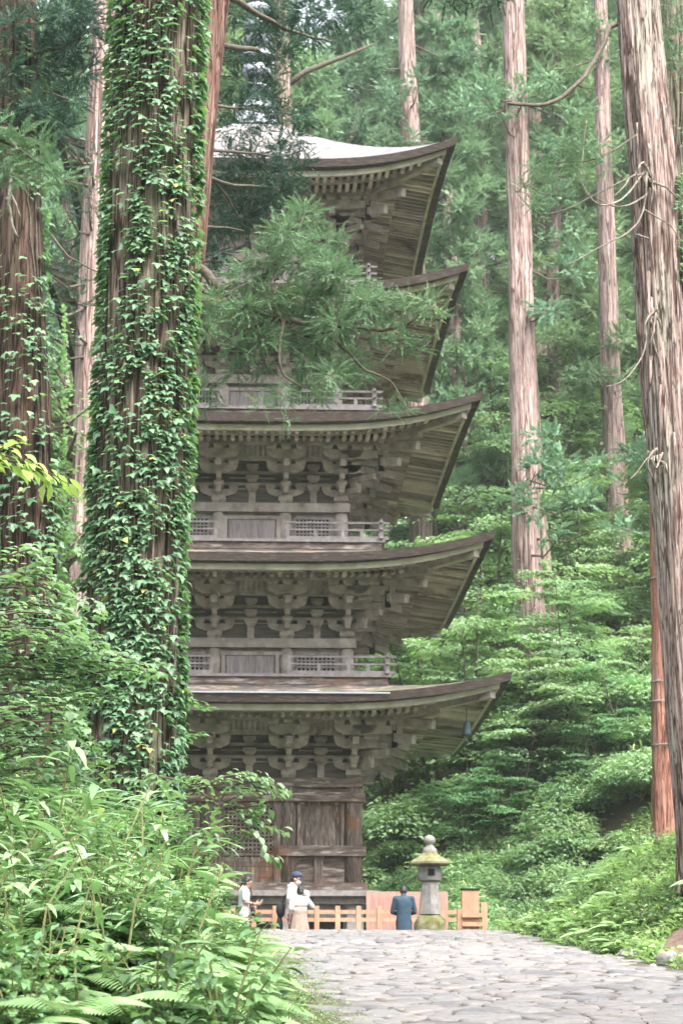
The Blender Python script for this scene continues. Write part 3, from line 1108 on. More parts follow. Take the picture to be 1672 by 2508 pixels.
M_cedar = leaf_mat('cedar_needles', [(0, (.07, .125, .075)), (.5, (.135, .225, .13)), (.85, (.20, .30, .165)), (.95, (.25, .31, .13)), (1, (.20, .15, .10))], trans=.3, rough=.55, spec=.25, tcol=(.2, .4, .12))
M_cedar_dk = leaf_mat('cedar_needles_shaded', [(0, (.022, .05, .038)), (.6, (.045, .10, .07)), (1, (.08, .15, .09))], trans=.2, rough=.6, spec=.2, tcol=(.1, .2, .08))  # darker needle colour carries the shade these boughs hang in
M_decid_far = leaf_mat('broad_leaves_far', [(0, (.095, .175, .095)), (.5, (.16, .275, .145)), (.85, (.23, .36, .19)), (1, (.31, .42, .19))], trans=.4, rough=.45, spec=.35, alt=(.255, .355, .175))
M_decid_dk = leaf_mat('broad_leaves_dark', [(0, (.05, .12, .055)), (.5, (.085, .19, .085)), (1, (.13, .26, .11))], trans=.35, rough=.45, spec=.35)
M_ivy = leaf_mat('ivy_leaves', [(0, (.06, .125, .07)), (.5, (.125, .235, .13)), (.85, (.18, .31, .165)), (.99, (.22, .34, .14)), (1, (.34, .36, .12))], trans=.35, rough=.42, spec=.4, obj_var=.05)
M_maple = leaf_mat('maple_leaves', [(0, (.12, .20, .105)), (.5, (.18, .285, .155)), (.85, (.25, .36, .21)), (1, (.29, .38, .16))], trans=.42, rough=.42, spec=.45, obj_var=.08)


# ------------------------------------------------------------------ trunks
def trunk_mesh(pts, radii, mat, n=36, step=.22, flute=.10, seed=0.0, name='trunk', flare=0.0, fiss=1.0):
    P = np.array([list(p) for p in pts]); R = np.array(radii, float)
    d = np.concatenate([[0], np.cumsum(np.linalg.norm(np.diff(P, axis=0), axis=1))])
    L = d[-1]
    m = max(8, int(L / step))
    s = np.linspace(0, L, m)
    X = np.stack([np.interp(s, d, P[:, k]) for k in range(3)], 1)
    for _ in range(6): X[1:-1] = (X[:-2] + 2 * X[1:-1] + X[2:]) / 4
    rr = np.interp(s, d, R)
    V = []
    for i in range(m):
        r = rr[i] * (1 + flare * math.exp(-s[i] / .8))
        for k in range(n):
            a = 2 * PI * k / n
            f = 1 + flute * (mnoise.noise(Vector((math.cos(a) * 2.6 + seed, math.sin(a) * 2.6, s[i] * .16))) * 1.1
                             + .55 * mnoise.noise(Vector((math.cos(a) * 7 + seed, math.sin(a) * 7, s[i] * .30)))
                             + .35 * mnoise.noise(Vector((math.cos(a) * 15 + seed, math.sin(a) * 15, s[i] * .6)))
                             - fiss * max(0, .16 - abs(mnoise.noise(Vector((math.cos(a) * 6.5 + seed, math.sin(a) * 6.5, s[i] * .22 + seed))))) * 4)
            V.append((X[i, 0] + math.cos(a) * r * f, X[i, 1] + math.sin(a) * r * f, X[i, 2]))
    F = []
    for i in range(m - 1):
        for k in range(n): F.append((i * n + k, i * n + (k + 1) % n, (i + 1) * n + (k + 1) % n, (i + 1) * n + k))
    me = np_mesh(name, V, F, np.full(len(F), .5), mat, True)
    return me, X, rr


def px_r(wdisp, p):
    """radius of something wdisp display pixels wide at point p"""
    return wdisp * .5 * 1.06633 / FPX * (Vector(p) - CAM).dot(cF)


def near_tree(name, spec, y, mat, label, n=48, flute=.1, seed=0, base=True, flare=.25, top=6, step=.18):
    """spec: (x, y, width) in display pixels from top to bottom"""
    P = [at(a, b, y) for a, b, c in spec]
    R = [px_r(c, p) for (a, b, c), p in zip(spec, P)]
    d = (P[0] - P[1]); d.normalize()
    P.insert(0, P[0] + d * top); R.insert(0, R[0] * .8)
    if base:
        b = P[-1].copy(); d = (P[-1] - P[-2]); d.normalize()
        k = 0
        while b.z > float(gz(b.x, b.y)) - .25 and k < 200: b = b + d * .1; k += 1
        P.append(b); R.append(R[-1] * 1.06)
    P.reverse(); R.reverse()
    o = empty(name, P[0], label=label, cat='tree')
    loc = [p - P[0] for p in P]
    me, X, rr = trunk_mesh(loc, R, mat, n, step, flute, seed, flare=flare)
    link('trunk', me, o)
    return o, X + np.array(P[0]), rr


def shrink(mb): return mb


# ------------------------------------------------------------------ cedar sprays
def make_spray(nsh=26, L=.42, sl=.14, wd=.085, seed=0, droop=.25):
    """one drooping cedar spray along +y: a list of thin shoots, as one leaf template"""
    r = np.random.default_rng(seed)
    t = np.sort(r.uniform(.08, 1, nsh))
    pos = np.stack([r.normal(0, .01, nsh), t * L, -droop * t * t * L], 1)
    side = np.where(np.arange(nsh) % 2, 1, -1)
    dirs = np.stack([side * r.uniform(.35, 1.0, nsh) * (1.15 - t), .75 + .5 * t, r.uniform(-.35, .55, nsh) - .25 * t], 1)
    V, F, T = instance(tpl_needle(wd), pos, dirs, r.normal(size=(nsh, 3)) * .5 + [0, 0, 1], sl * r.uniform(.6, 1.15, nsh) * (1.1 - .4 * t), np.zeros(nsh))
    return V, F


SPRAYS = [make_spray(42, .44, .092, .10, seed=k) for k in range(4)]
PUFFS = [make_spray(26, .5, .16, .15, seed=20 + k, droop=.1) for k in range(4)]


def sprays_at(Lv, pos, dirs, size, tone, tpls=SPRAYS, rng=RNG):
    n = len(pos)
    ch = rng.integers(0, len(tpls), n)
    for k in range(len(tpls)):
        s = ch == k
        if not s.any(): continue
        m = int(s.sum())
        ups = rng.normal(size=(m, 3)) * .45 + [0, 0, 1]
        Lv.put(tpls[k], pos[s], dirs[s], ups, size[s], tone[s])


def clump(Lv, c, r, n, tone0=.5, rng=RNG, up=.35, size=1.0, tpls=SPRAYS, flat=.75):
    """a rounded clump of sprays pointing outwards round c"""
    d = rand_dirs(n, rng); d[:, 2] = d[:, 2] * .8 + .15
    rad = r * rng.uniform(.25, .85, (n, 1))
    pos = np.array(c) + d * rad * np.array([1, 1, flat])
    dd = d + np.array([0, 0, up * .3]) + rng.normal(size=(n, 3)) * .25
    sz = size * rng.uniform(.7, 1.25, n)
    t = np.clip(tone0 + rng.normal(0, .2, n), 0, 1)
    sprays_at(Lv, pos, dd, sz, t, tpls, rng)


# ------------------------------------------------------------------ far cedars (three kinds, then copies)
def far_cedar_meshes(seed, H=34, rb=.52, first=9, spread=4.2, nbr=70, big=1.0):
    r = np.random.default_rng(seed)
    pts = [(0, 0, -1.0)]; rad = [rb * 1.15]
    for k in range(1, 9):
        z = H * k / 8
        pts.append((r.normal(0, .10) * k * .4, r.normal(0, .10) * k * .4, z)); rad.append(rb * (1 - .88 * (z / H) ** 1.1))
    tm, X, rr = trunk_mesh(pts, rad, M_bark_far, 20, .5, .12, seed * 3.1, flare=.35)
    Lv = Leaves(); br = MB()
    for k in range(nbr):
        u = (k + r.uniform(0, 1)) / nbr
        z = first + (H - first - .5) * u ** .9
        L = spread * (1.05 - u * .85) * r.uniform(.55, 1.1)
        az = k * 2.4 + r.uniform(-.5, .5)
        cx, cy = np.interp(z, X[:, 2], X[:, 0]), np.interp(z, X[:, 2], X[:, 1])
        dz = r.uniform(-.35, .12)
        P = [Vector((cx + math.cos(az) * L * t, cy + math.sin(az) * L * t, z + L * (dz * t * 1.2 + .28 * t * t))) for t in (0, .35, .7, 1.0)]
        br.tube(P, [.07 * (1.1 - u * .6), .05, .035, .015], 5, caps=False)
        npf = int(4 + L * 1.7)
        for q in range(npf):
            t = r.uniform(.35, 1.05)
            j = min(2, int(t * 3)); c = P[j].lerp(P[j + 1], min(1, t * 3 - j))
            side = r.normal(0, .42) * L * .35 * t
            c = np.array(c) + np.array([-math.sin(az) * side, math.cos(az) * side, r.normal(0, .2)])
            clump(Lv, c, r.uniform(.40, .8) * big, int(r.uniform(18, 30)), r.uniform(.2, .75), r, .7, 1.0 * big, PUFFS, .62)
    return tm, Lv.mesh('needles', M_cedar_far), br.mesh('branches', M_branch)


FAR = [far_cedar_meshes(3, 34, .52, 7, 4.0, 56), far_cedar_meshes(5, 38, .58, 12, 4.6, 54), far_cedar_meshes(8, 30, .42, 4, 3.6, 60)]


def far_tree(kind, x, y, s, rz, label, group=None, z=None):
    o = empty('cedar_tree', (x, y, float(gz(x, y)) if z is None else z), rz, label, 'tree', group)
    o.scale = (s, s, s)
    t, l, b = FAR[kind]
    link('trunk', t, o); link('crown', l, o); link('branches', b, o)
    return o


def far_px(kind, dx, y, s, rz, label, group=None, dy=1500):
    p = at(dx, dy, y)
    return far_tree(kind, p.x, y, s, rz, label, group)


G_hill = 'tall cedars on the hillside behind the pagoda'
L_hill = 'tall hazy cedar with pale trunk and blue-green needles on the hillside behind'
for k, (dx, y, kind, s) in enumerate([(700, 74, 2, 1.0), (820, 88, 0, 1.05), (1050, 82, 2, .95), (1120, 96, 1, 1.0), (1300, 90, 2, 1.05), (1330, 102, 0, 1.0),
                                      (1660, 78, 0, .9), (1560, 95, 1, 1.0), (1700, 74, 2, 1.0), (980, 104, 1, 1.05), (600, 92, 1, 1.0), (480, 80, 0, 1.0),
                                      (330, 72, 2, .95), (120, 70, 0, .9), (230, 90, 1, 1.0), (20, 84, 2, 1.0), (-80, 66, 0, 1.0), (1450, 112, 2, 1.1), (1200, 118, 0, 1.15),
                                      (780, 116, 2, 1.1), (520, 112, 0, 1.1), (1640, 110, 0, 1.1), (1840, 92, 1, 1.0), (-200, 95, 1, 1.0), (400, 120, 1, 1.1), (60, 112, 0, 1.1), (860, 134, 0, 1.2), (960, 128, 2, 1.3), (1080, 138, 0, 1.3), (1160, 130, 2, 1.3), (1260, 140, 0, 1.3), (1380, 130, 2, 1.3), (1460, 136, 0, 1.2), (1560, 130, 2, 1.3), (700, 132, 2, 1.3), (200, 130, 2, 1.3), (-20, 126, 0, 1.2)]):
    far_px(kind, dx, y, s, k * 1.37, L_hill, G_hill)

# far cedars with a trunk of their own to be seen
def marked_tree(spec, y, mat, label, crown_kind=None, crown_at=None, **kw):
    o, X, rr = near_tree('cedar_tree', spec, y, mat, label, n=30, step=.3, **kw)
    return o, X, rr


def tree_boughs(o, X, spots, y, mat, tpls=PUFFS, size=1.0, name='crown', n=22):
    """needle clumps of one tree at display positions (x, y, radius px, depth offset, tone) with limbs to the trunk"""
    Lv = Leaves(); br = MB(); base = np.array(o.location)
    r = np.random.default_rng(int(abs(X[0, 0] * 100)) + 3)
    for (dx, dy, pr, off, tn) in spots:
        c = np.array(at(dx, dy, y + off)); rad = px_r(2 * pr, c)
        m = max(1, int((rad / (.55 * size)) ** 2.2))
        for _ in range(m):
            cc = c + rand_dirs(1, r)[0] * rad * r.uniform(.1, .8) * np.array([1, .8, .7])
            clump(Lv, cc - base, .55 * size, n, tn + r.uniform(-.15, .15), r, .6, size, tpls, .65)
        i = np.argmin(np.abs(X[:, 2] - (c[2] + r.uniform(-.3, .6)))); a = X[i]
        mid = (a + c) / 2 + np.array([0, 0, -.12 * np.linalg.norm(c - a)])
        br = MB(); br.tube([a - base, mid - base, c - base], [.04 * size + .01, .03 * size, .01], 6, caps=False); br.build('branch', M_branch, o, True)
    Lv.build(name, mat, o)


o, X, rr = marked_tree([(1177, 0, 52), (1186, 300, 56), (1195, 640, 56), (1201, 850, 62), (1203, 1000, 64), (1205, 1250, 66), (1218, 1400, 70), (1238, 1780, 84)], 70, M_bark_far,
                       'tall straight pink-barked cedar right of the pagoda roofs', seed=1.3)
tree_boughs(o, X, [(1120, 200, 60, -2, .5), (1200, 210, 55, -2, .55), (1270, 190, 60, -1, .45), (1150, 265, 35, -2, .6), (1060, 250, 50, 0, .6), (1330, 260, 50, 0, .45),
                   (1250, 330, 50, 1, .35), (1290, 450, 50, 1, .35), (1300, 560, 70, 1, .3), (1250, 720, 60, -1, .35), (1320, 640, 50, 1, .3),
                   (1270, 1000, 55, -3, .3), (1230, 1080, 60, -3, .3), (1300, 1080, 70, -3, .3), (1190, 1130, 44, -3, .35), (1350, 1150, 60, -3, .3), (1260, 1170, 60, -3, .35), (1380, 1080, 40, -2, .3), (1290, 1230, 40, -3, .3), (1400, 1200, 40, -2, .35)], 70, M_cedar_far)
o, X, rr = marked_tree([(931, 0, 34), (935, 150, 38), (942, 290, 44), (950, 600, 48), (965, 1100, 52)], 80, M_bark_far, 'slender grey-pink trunk rising above the top roof corner', seed=2.3)
tree_boughs(o, X, [(840, 140, 60, 0, .6), (880, 230, 60, -1, .65), (800, 200, 40, 1, .6), (870, 310, 50, -1, .7), (940, 330, 50, -1, .6), (1000, 260, 50, 0, .55), (1010, 150, 50, 1, .5), (880, 60, 45, 1, .5), (1000, 60, 40, 1, .55), (960, 200, 40, -2, .6), (1080, 130, 45, 1, .5)], 80, M_cedar_far)
o, X, rr = marked_tree([(1217, 0, 26), (1222, 90, 28), (1232, 500, 34), (1250, 1100, 40)], 98, M_bark_far, 'thin dark trunk just right of the pink-barked cedar at the top', seed=3.3)
o, X, rr = marked_tree([(1378, 0, 30), (1384, 330, 36), (1395, 640, 42), (1402, 900, 46), (1412, 1050, 50), (1420, 1250, 52), (1428, 1500, 58)], 86, M_bark_far,
                       'grey-mauve cedar trunk between the pink trunk and the big shaggy one', seed=4.1)
tree_boughs(o, X, [(1420, 780, 50, -1, .45), (1370, 860, 50, -1, .5), (1440, 860, 40, -1, .5), (1330, 880, 50, 0, .45), (1450, 1180, 40, -2, .35), (1400, 1220, 50, -2, .35), (1480, 1210, 40, -2, .35), (1430, 330, 40, -1, .5), (1350, 60, 50, -1, .5), (1400, 140, 40, 0, .55), (1300, 100, 45, 1, .5), (1340, 520, 40, 1, .4)], 86, M_cedar_far)
o, X, rr = marked_tree([(1028, 480, 28), (1033, 600, 32), (1042, 720, 36), (1060, 1000, 40)], 92, M_bark_far, 'thin reddish trunk seen between the two upper eave tips', seed=5.1, top=10)
o, X, rr = marked_tree([(1186, 0, 18), (1204, 600, 22), (1228, 1000, 28), (1244, 1250, 34), (1258, 1450, 44), (1264, 1640, 54), (1264, 1800, 64)], 73, M_bark_dark, 'dark mossy leaning trunk in the shade of the slope', seed=6.1, top=2)
o, X, rr = marked_tree([(646, 60, 36), (650, 200, 38), (652, 260, 40), (660, 700, 50)], 66, M_bark_dark, 'grey forked trunk behind the finial of the pagoda', seed=6.6)
br = MB()
br.tube([Vector(at(655, 200, 66)) - o.location, Vector(at(700, 165, 66)) - o.location, Vector(at(790, 130, 66)) - o.location, Vector(at(860, 100, 66)) - o.location], [.12, .1, .07, .03], 8)
br.build('limb', M_branch, o, True)
o, X, rr = marked_tree([(242, 0, 54), (228, 260, 56), (208, 620, 54), (197, 950, 54), (188, 1300, 54), (182, 1480, 60)], 47, M_bark_far, 'pale pink cedar trunk just left of the ivy-clad trunk', seed=7.1)
tree_boughs(o, X, [(150, 130, 60, 1, .3), (170, 250, 50, 1, .3), (110, 60, 60, 2, .3), (210, 380, 30, -1, .4), (160, 420, 50, 2, .35), (140, 560, 50, 2, .35), (205, 470, 25, -1, .4), (60, 40, 50, 2, .3), (160, 330, 40, -2, .4), (120, 200, 50, 2, .3), (180, 60, 50, 1, .3), (120, 300, 40, -2, .35), (90, 350, 40, -2, .35), (150, 480, 40, -2, .35), (100, 620, 45, -2, .4), (150, 640, 40, -2, .4), (170, 720, 36, -2, .4), (80, 700, 40, -2, .4), (120, 780, 40, -2, .45)], 47, M_cedar_dk, SPRAYS, .9)

# ------------------------------------------------------------------ reddish trunk at the right with wire bands
o, X, rr = near_tree('cedar_tree', [(1512, 700, 60), (1522, 1100, 64), (1530, 1500, 70), (1537, 1905, 78)], 50, M_bark_brick, 'reddish-brown cedar trunk with thin wire bands behind the big right trunk', n=36, seed=8.3, flare=.1, top=10)
for dy in (1330, 1567, 1612, 1712):
    c = at(1533, dy, 50); i = np.argmin(np.abs(X[:, 2] - c.z))
    b = MB(); pts = [(X[i, 0] - o.location.x + math.cos(a) * rr[i] * 1.06, X[i, 1] - o.location.y + math.sin(a) * rr[i] * 1.06, c.z - o.location.z + .02 * math.sin(a)) for a in np.linspace(0, 2 * PI, 25)]
    b.tube(pts, [.016] * 25, 5); b.build('wire_band', M_rail, o)

# ------------------------------------------------------------------ big shaggy trunk on the right
YR = 33
o, X, rr = near_tree('cedar_tree', [(1461, 0, 100), (1478, 200, 104), (1498, 400, 110), (1511, 600, 116), (1527, 800, 122), (1546, 1000, 126), (1560, 1150, 132), (1577, 1400, 136), (1602, 1700, 140), (1638, 1950, 150)],
                     YR, M_bark_pink, 'big shaggy-barked cedar trunk with dead twigs at the right edge', n=150, flute=.10, seed=9.7, step=.1)
BIG = o


def twig(mb, pts, y, w0, w1, n=8, base=None, wob=.03, rng=random):
    P = [Vector(at(a, b, y + (c if True else 0))) for a, b, c in pts]
    # smooth
    out = []
    for i in range(len(P) - 1):
        for k in range(3):
            t = k / 3
            p0, p1, p2, p3 = P[max(i - 1, 0)], P[i], P[i + 1], P[min(i + 2, len(P) - 1)]
            q = .5 * ((2 * p1) + (p2 - p0) * t + (2 * p0 - 5 * p1 + 4 * p2 - p3) * t * t + (3 * p1 - p0 - 3 * p2 + p3) * t ** 3)
            out.append(q + Vector((rng.uniform(-1, 1), rng.uniform(-1, 1), rng.uniform(-1, 1))) * wob * w0 * 14)
    out.append(P[-1])
    m = len(out)
    mb.tube([q - base for q in out], [w0 + (w1 - w0) * k / (m - 1) for k in range(m)], n)


def one_twig(name, pts, y, w0, w1, mat, o):
    b = MB(); twig(b, pts, y, w0, w1, 7, o.location); b.build(name, mat, o, True)


fr_ = -.55
one_twig('dead_branch', [(1425, 55, .2), (1400, 60, -.3), (1375, 120, -.5), (1340, 175, -.8), (1290, 220, -1.1), (1230, 243, -1.4), (1165, 238, -1.7)], YR, .05, .028, M_branch, o)
one_twig('dead_branch', [(1393, 90, -.3), (1370, 130, -.5), (1310, 155, -.8), (1262, 160, -1)], YR, .018, .006, M_branch, o)
one_twig('dead_branch', [(1322, 195, -.8), (1360, 205, -.8), (1390, 190, -.7)], YR, .014, .005, M_branch, o)
for pts, w in (([(1478, 395, fr_), (1445, 440, -.8), (1420, 462, -1), (1375, 470, -1.2), (1335, 420, -1.3), (1340, 330, -1.3), (1346, 272, -1.3)], .02),
               ([(1480, 400, fr_), (1452, 405, -.7), (1430, 430, -.8), (1410, 452, -.9)], .025), ([(1485, 385, fr_), (1482, 420, -.7), (1478, 450, -.7), (1425, 475, -.9), (1380, 460, -1.0), (1345, 440, -1.1)], .024),
               ([(1484, 440, fr_), (1470, 500, -.7), (1440, 535, -.9), (1390, 560, -1.1), (1340, 590, -1.2), (1290, 612, -1.3)], .022), ([(1500, 420, fr_), (1530, 432, -.5), (1560, 460, -.4), (1580, 470, -.3)], .022),
               ([(1495, 410, fr_), (1475, 372, -.7), (1462, 400, -.8), (1470, 430, -.7)], .026), ([(1488, 330, fr_), (1494, 380, -.7), (1498, 440, -.7), (1492, 470, -.7)], .02),
               ([(1476, 480, fr_), (1500, 495, -.6), (1540, 520, -.5), (1568, 570, -.4)], .02), ([(1462, 540, -.5), (1480, 545, -.7), (1490, 548, -.7)], .024),
               ([(1482, 745, fr_), (1480, 800, -.7), (1455, 850, -.9), (1420, 880, -1.1), (1388, 888, -1.2)], .02), ([(1492, 740, fr_), (1500, 790, -.7), (1516, 840, -.7), (1510, 870, -.7)], .02),
               ([(1505, 720, fr_), (1500, 760, -.75), (1490, 790, -.8)], .024), ([(1500, 715, fr_), (1482, 740, -.75), (1478, 770, -.8)], .026),
               ([(1505, 1030, fr_), (1485, 1060, -.75), (1500, 1100, -.7)], .03), ([(1520, 1040, fr_), (1505, 1075, -.75), (1490, 1050, -.8), (1462, 1085, -.9), (1445, 1100, -1)], .018)):
    one_twig('dead_twig', pts, YR, w, w * .3, M_twig, o)
# knots where the twigs leave the trunk
for dx, dy, s in ((1490, 425, .17), (1500, 725, .2), (1505, 1060, .26)):
    b = MB(); c = Vector(at(dx, dy, YR - .5)) - o.location
    for k in range(14):
        d = Vector((random.uniform(-1, 1), random.uniform(-1, .2), random.uniform(-1, 1))) * s * .6
        b.tube([c + d * .3, c + d, c + d * 1.2 + Vector((0, -.02, -s * .7))], [.028, .022, .008], 6)
    b.build('knot', M_bark_dark if dy < 1000 else M_twig, o, True)
# sparse green sprays of the big trunk
Lv = Leaves(); b = MB(); r = np.random.default_rng(31)
for dx, dy, pr, off in ((1380, 330, 22, -1.2), (1345, 345, 20, -1.3), (1300, 330, 26, -1.3), (1250, 350, 26, -1.3), (1280, 385, 28, -1.3), (1230, 385, 22, -1.4), (1330, 390, 20, -1.2), (1260, 415, 20, -1.3), (1390, 380, 22, -1.1), (1310, 290, 16, -1.2), (1225, 470, 14, -1.3), (1205, 440, 12, -1.3)):
    c = np.array(at(dx, dy, YR + off)); rad = px_r(2 * pr, c)
    clump(Lv, c - np.array(o.location), rad, 26, .3, r, .2, .55)
twig(b, [(1460, 310, -.4), (1400, 350, -.9), (1340, 370, -1.2), (1250, 380, -1.3), (1190, 440, -1.4)], YR, .02, .005, 5, o.location)
twig(b, [(1460, 400, -.4), (1380, 440, -1.0), (1300, 480, -1.3), (1240, 492, -1.3), (1200, 460, -1.3), (1180, 430, -1.3)], YR, .016, .005, 5, o.location)
Lv.build('sparse_needles', M_cedar, o); b.build('thin_branches', M_branch, o, True)
for dx, dy, ln, wd_ in ((1468, 640, 1.6, .05), (1478, 700, 1.1, .04), (1540, 560, 1.4, .05), (1550, 640, .9, .04), (1440, 300, .9, .04), (1500, 900, 1.3, .05), (1535, 1010, .9, .04), (1465, 830, .7, .05), (1524, 250, .8, .04)):
    p = Vector(at(dx, dy, YR)); i = np.argmin(np.abs(X[:, 2] - p.z))
    d = Vector((p.x - X[i, 0], -.45, 0)); d.normalize(); c = Vector((X[i, 0], X[i, 1], p.z)) + d * rr[i] * 1.02 - o.location
    b = MB(); b.tube([c, c + d * .03 - Vector((0, 0, ln * .5)), c + d * .05 - Vector((.03, 0, ln))], [wd_ * .7, wd_ * .6, .008], 5); b.build('bark_strip', M_bark_pink, o, True)

# second trunk at the right edge, half covered
o2, X2, rr2 = near_tree('cedar_tree', [(1550, 0, 70), (1556, 200, 74), (1566, 420, 80), (1580, 700, 86), (1600, 1100, 90), (1640, 1700, 96)], 37, M_bark_dark, 'darker trunk behind the shaggy one, cut by the right edge of the photo', n=40, seed=12.1)
Lv = Leaves(); r = np.random.default_rng(33)
for dx, dy, pr in ((1550, 20, 30), (1530, 60, 26), (1560, 90, 30), (1520, 110, 20), (1545, 140, 22), (1570, 160, 30), (1500, 20, 14)):
    c = np.array(at(dx, dy, 35.5)); clump(Lv, c - np.array(o2.location), px_r(2 * pr, c), 34, .3, r, .2, .7)
Lv.build('needles', M_cedar, o2)

# ------------------------------------------------------------------ left: ivy trunk, red leaning trunk, far-left trunk
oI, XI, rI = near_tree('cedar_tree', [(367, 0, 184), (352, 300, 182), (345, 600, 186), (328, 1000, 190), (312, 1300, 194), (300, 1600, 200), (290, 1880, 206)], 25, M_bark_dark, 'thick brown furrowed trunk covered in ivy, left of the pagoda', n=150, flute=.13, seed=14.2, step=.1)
oL, XL, rL = near_tree('cedar_tree', [(500, 0, 56), (489, 100, 56), (478, 200, 54), (461, 380, 56), (446, 560, 56), (425, 800, 58), (390, 1300, 60), (350, 1800, 64)], 28, M_bark_red, 'slim reddish trunk leaning behind the ivy-clad trunk', n=56, flute=.1, seed=15.2, step=.12)
oF, XF, rF = near_tree('cedar_tree', [(40, 0, 90), (42, 300, 96), (48, 700, 104), (58, 1100, 120), (66, 1400, 130)], 31, M_bark_brn, 'dark red-brown trunk with ivy at the left edge of the photo', n=56, flute=.13, seed=16.2, step=.15)
one_twig('dead_branch', [(28, 370, -.5), (22, 450, -.6), (25, 500, -.6), (42, 545, -.6)], 31, .03, .02, M_twig, oF)
one_twig('dead_branch', [(24, 440, -.5), (38, 470, -.6), (48, 500, -.6)], 31, .022, .012, M_twig, oF)
one_twig('dead_branch', [(120, 540, 0), (160, 590, -.2), (235, 628, -.4)], 31, .022, .01, M_branch, oF)
Lv = Leaves(); b = MB(); r = np.random.default_rng(35)
for dx, dy, pr in ((30, 20, 40), (90, 50, 40), (150, 30, 35), (60, 110, 35), (120, 130, 35), (170, 110, 30), (200, 60, 25), (20, 170, 30), (110, 200, 30), (160, 230, 26), (140, 300, 24), (190, 170, 24), (20, 260, 36), (70, 250, 34), (30, 60, 40), (90, 150, 36), (140, 90, 36), (190, 20, 30), (60, 190, 36), (110, 270, 26), (10, 330, 30)):
    c = np.array(at(dx, dy, 31 + r.uniform(-1, 1.5))); clump(Lv, c - np.array(oF.location), px_r(2 * pr, c), 60, .4, r, .2, .8)
one_twig('branch', [(40, 130, 0), (90, 120, -.3), (160, 100, -.5), (220, 60, -.6)], 31, .04, .01, M_branch, oF)
twig(b, [(40, 230, 0), (100, 210, -.3), (160, 230, -.5)], 31, .03, .01, 6, oF.location)
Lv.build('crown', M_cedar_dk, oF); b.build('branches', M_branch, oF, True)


def ivy(name, X, rr, z0, z1, n, label, seed, size=.115, amin=0, amax=2 * PI, out=.07, dens=None, stems=8):
    r = np.random.default_rng(seed)
    z = r.uniform(z0, z1, n); a = r.uniform(amin, amax, n)
    # horizontal rows and gaps
    keep = np.array([mnoise.noise(Vector((math.cos(q) * 2.4 + seed, math.sin(q) * 2.4, w_ * .55))) for q, w_ in zip(a, z)]) > r.uniform(-.75, .28, n) - (0 if dens is None else dens(z))
    keep &= np.array([mnoise.noise(Vector((math.cos(q) * 3.2 - seed, math.sin(q) * 3.2, w_ * 3.6))) for q, w_ in zip(a, z)]) > r.uniform(-.5, .3, n)
    z, a = z[keep], a[keep]; n = len(z)
    cx, cy, rad = np.interp(z, X[:, 2], X[:, 0]), np.interp(z, X[:, 2], X[:, 1]), np.interp(z, X[:, 2], rr)
    o_ = r.uniform(.01, out, n) + .05
    d = np.stack([np.cos(a), np.sin(a), np.zeros(n)], 1)
    pos = np.stack([cx, cy, z], 1) + d * (rad + o_)[:, None]
    base = np.array([X[0, 0], X[0, 1], X[0, 2]])
    tang = np.stack([-np.sin(a), np.cos(a), np.zeros(n)], 1)
    dirs = d * r.uniform(.5, 1.1, (n, 1)) + tang * r.normal(0, .55, (n, 1)) + np.array([0, 0, -1]) * r.uniform(.0, .9, (n, 1))
    ups = d * r.uniform(.2, .6, (n, 1)) + np.array([0, 0, 1.0]) + r.normal(size=(n, 3)) * .3
    Lv = Leaves()
    Lv.put(tpl_ivy(), pos - base, dirs, ups, size * r.uniform(.45, 1.0, n) ** .8 * r.uniform(.8, 1.35, n), np.clip(r.normal(.45, .25, n), 0, 1))
    o = empty(name, base, label=label, cat='ivy')
    Lv.build('leaves', M_ivy, o)
    b = MB()
    for k in range(stems):
        aa = r.uniform(amin, amax); P = []
        for zz in np.linspace(z0, z1, 40):
            aa += r.normal(0, .05)
            i = np.argmin(np.abs(X[:, 2] - zz))
            P.append(Vector((X[i, 0] + math.cos(aa) * (rr[i] + .02), X[i, 1] + math.sin(aa) * (rr[i] + .02), zz)) - Vector(base))
        b.tube(P, [.014] * len(P), 5, caps=False)
    b.build('stems', M_branch, o, True)
    return o


ivy('climbing_ivy', XI, rI, 3.6, 16.5, 34000, 'dense ivy with pointed leaves climbing the thick left trunk', 3, size=.112, dens=lambda z: np.full(len(z), -.02))
ivy('climbing_ivy', XF, rF, 5.5, 17.0, 7000, 'ivy climbing the dark red-brown trunk at the left edge', 5, size=.13, dens=lambda z: np.where(z < 10.5, .2, -.42))
ivy('climbing_ivy', X2, rr2, 8, 19.5, 2600, 'patchy ivy on the darker trunk at the right edge', 7, size=.10)
ivy('climbing_ivy', X, rr, 8, 15.5, 3200, 'thin strand of ivy on the right side of the big shaggy trunk', 9, size=.09, amin=-1.0, amax=.2, out=.04, stems=2)

# unseen cedars added round and behind the camera so their crowns shade the path
for k, (x, y, kd, s_) in enumerate([(8.5, 3, 1, .95), (5.5, -7, 0, 1.0), (12, 12, 0, 1.0), (-6, 4, 1, .95), (-2, -12, 1, 1.0), (14, -3, 2, 1.0)]):
    far_tree(kd, x, y, s_, k * 1.9, 'tall unseen cedar added beside the path near the viewer to shade it', 'unseen cedars shading the near path')
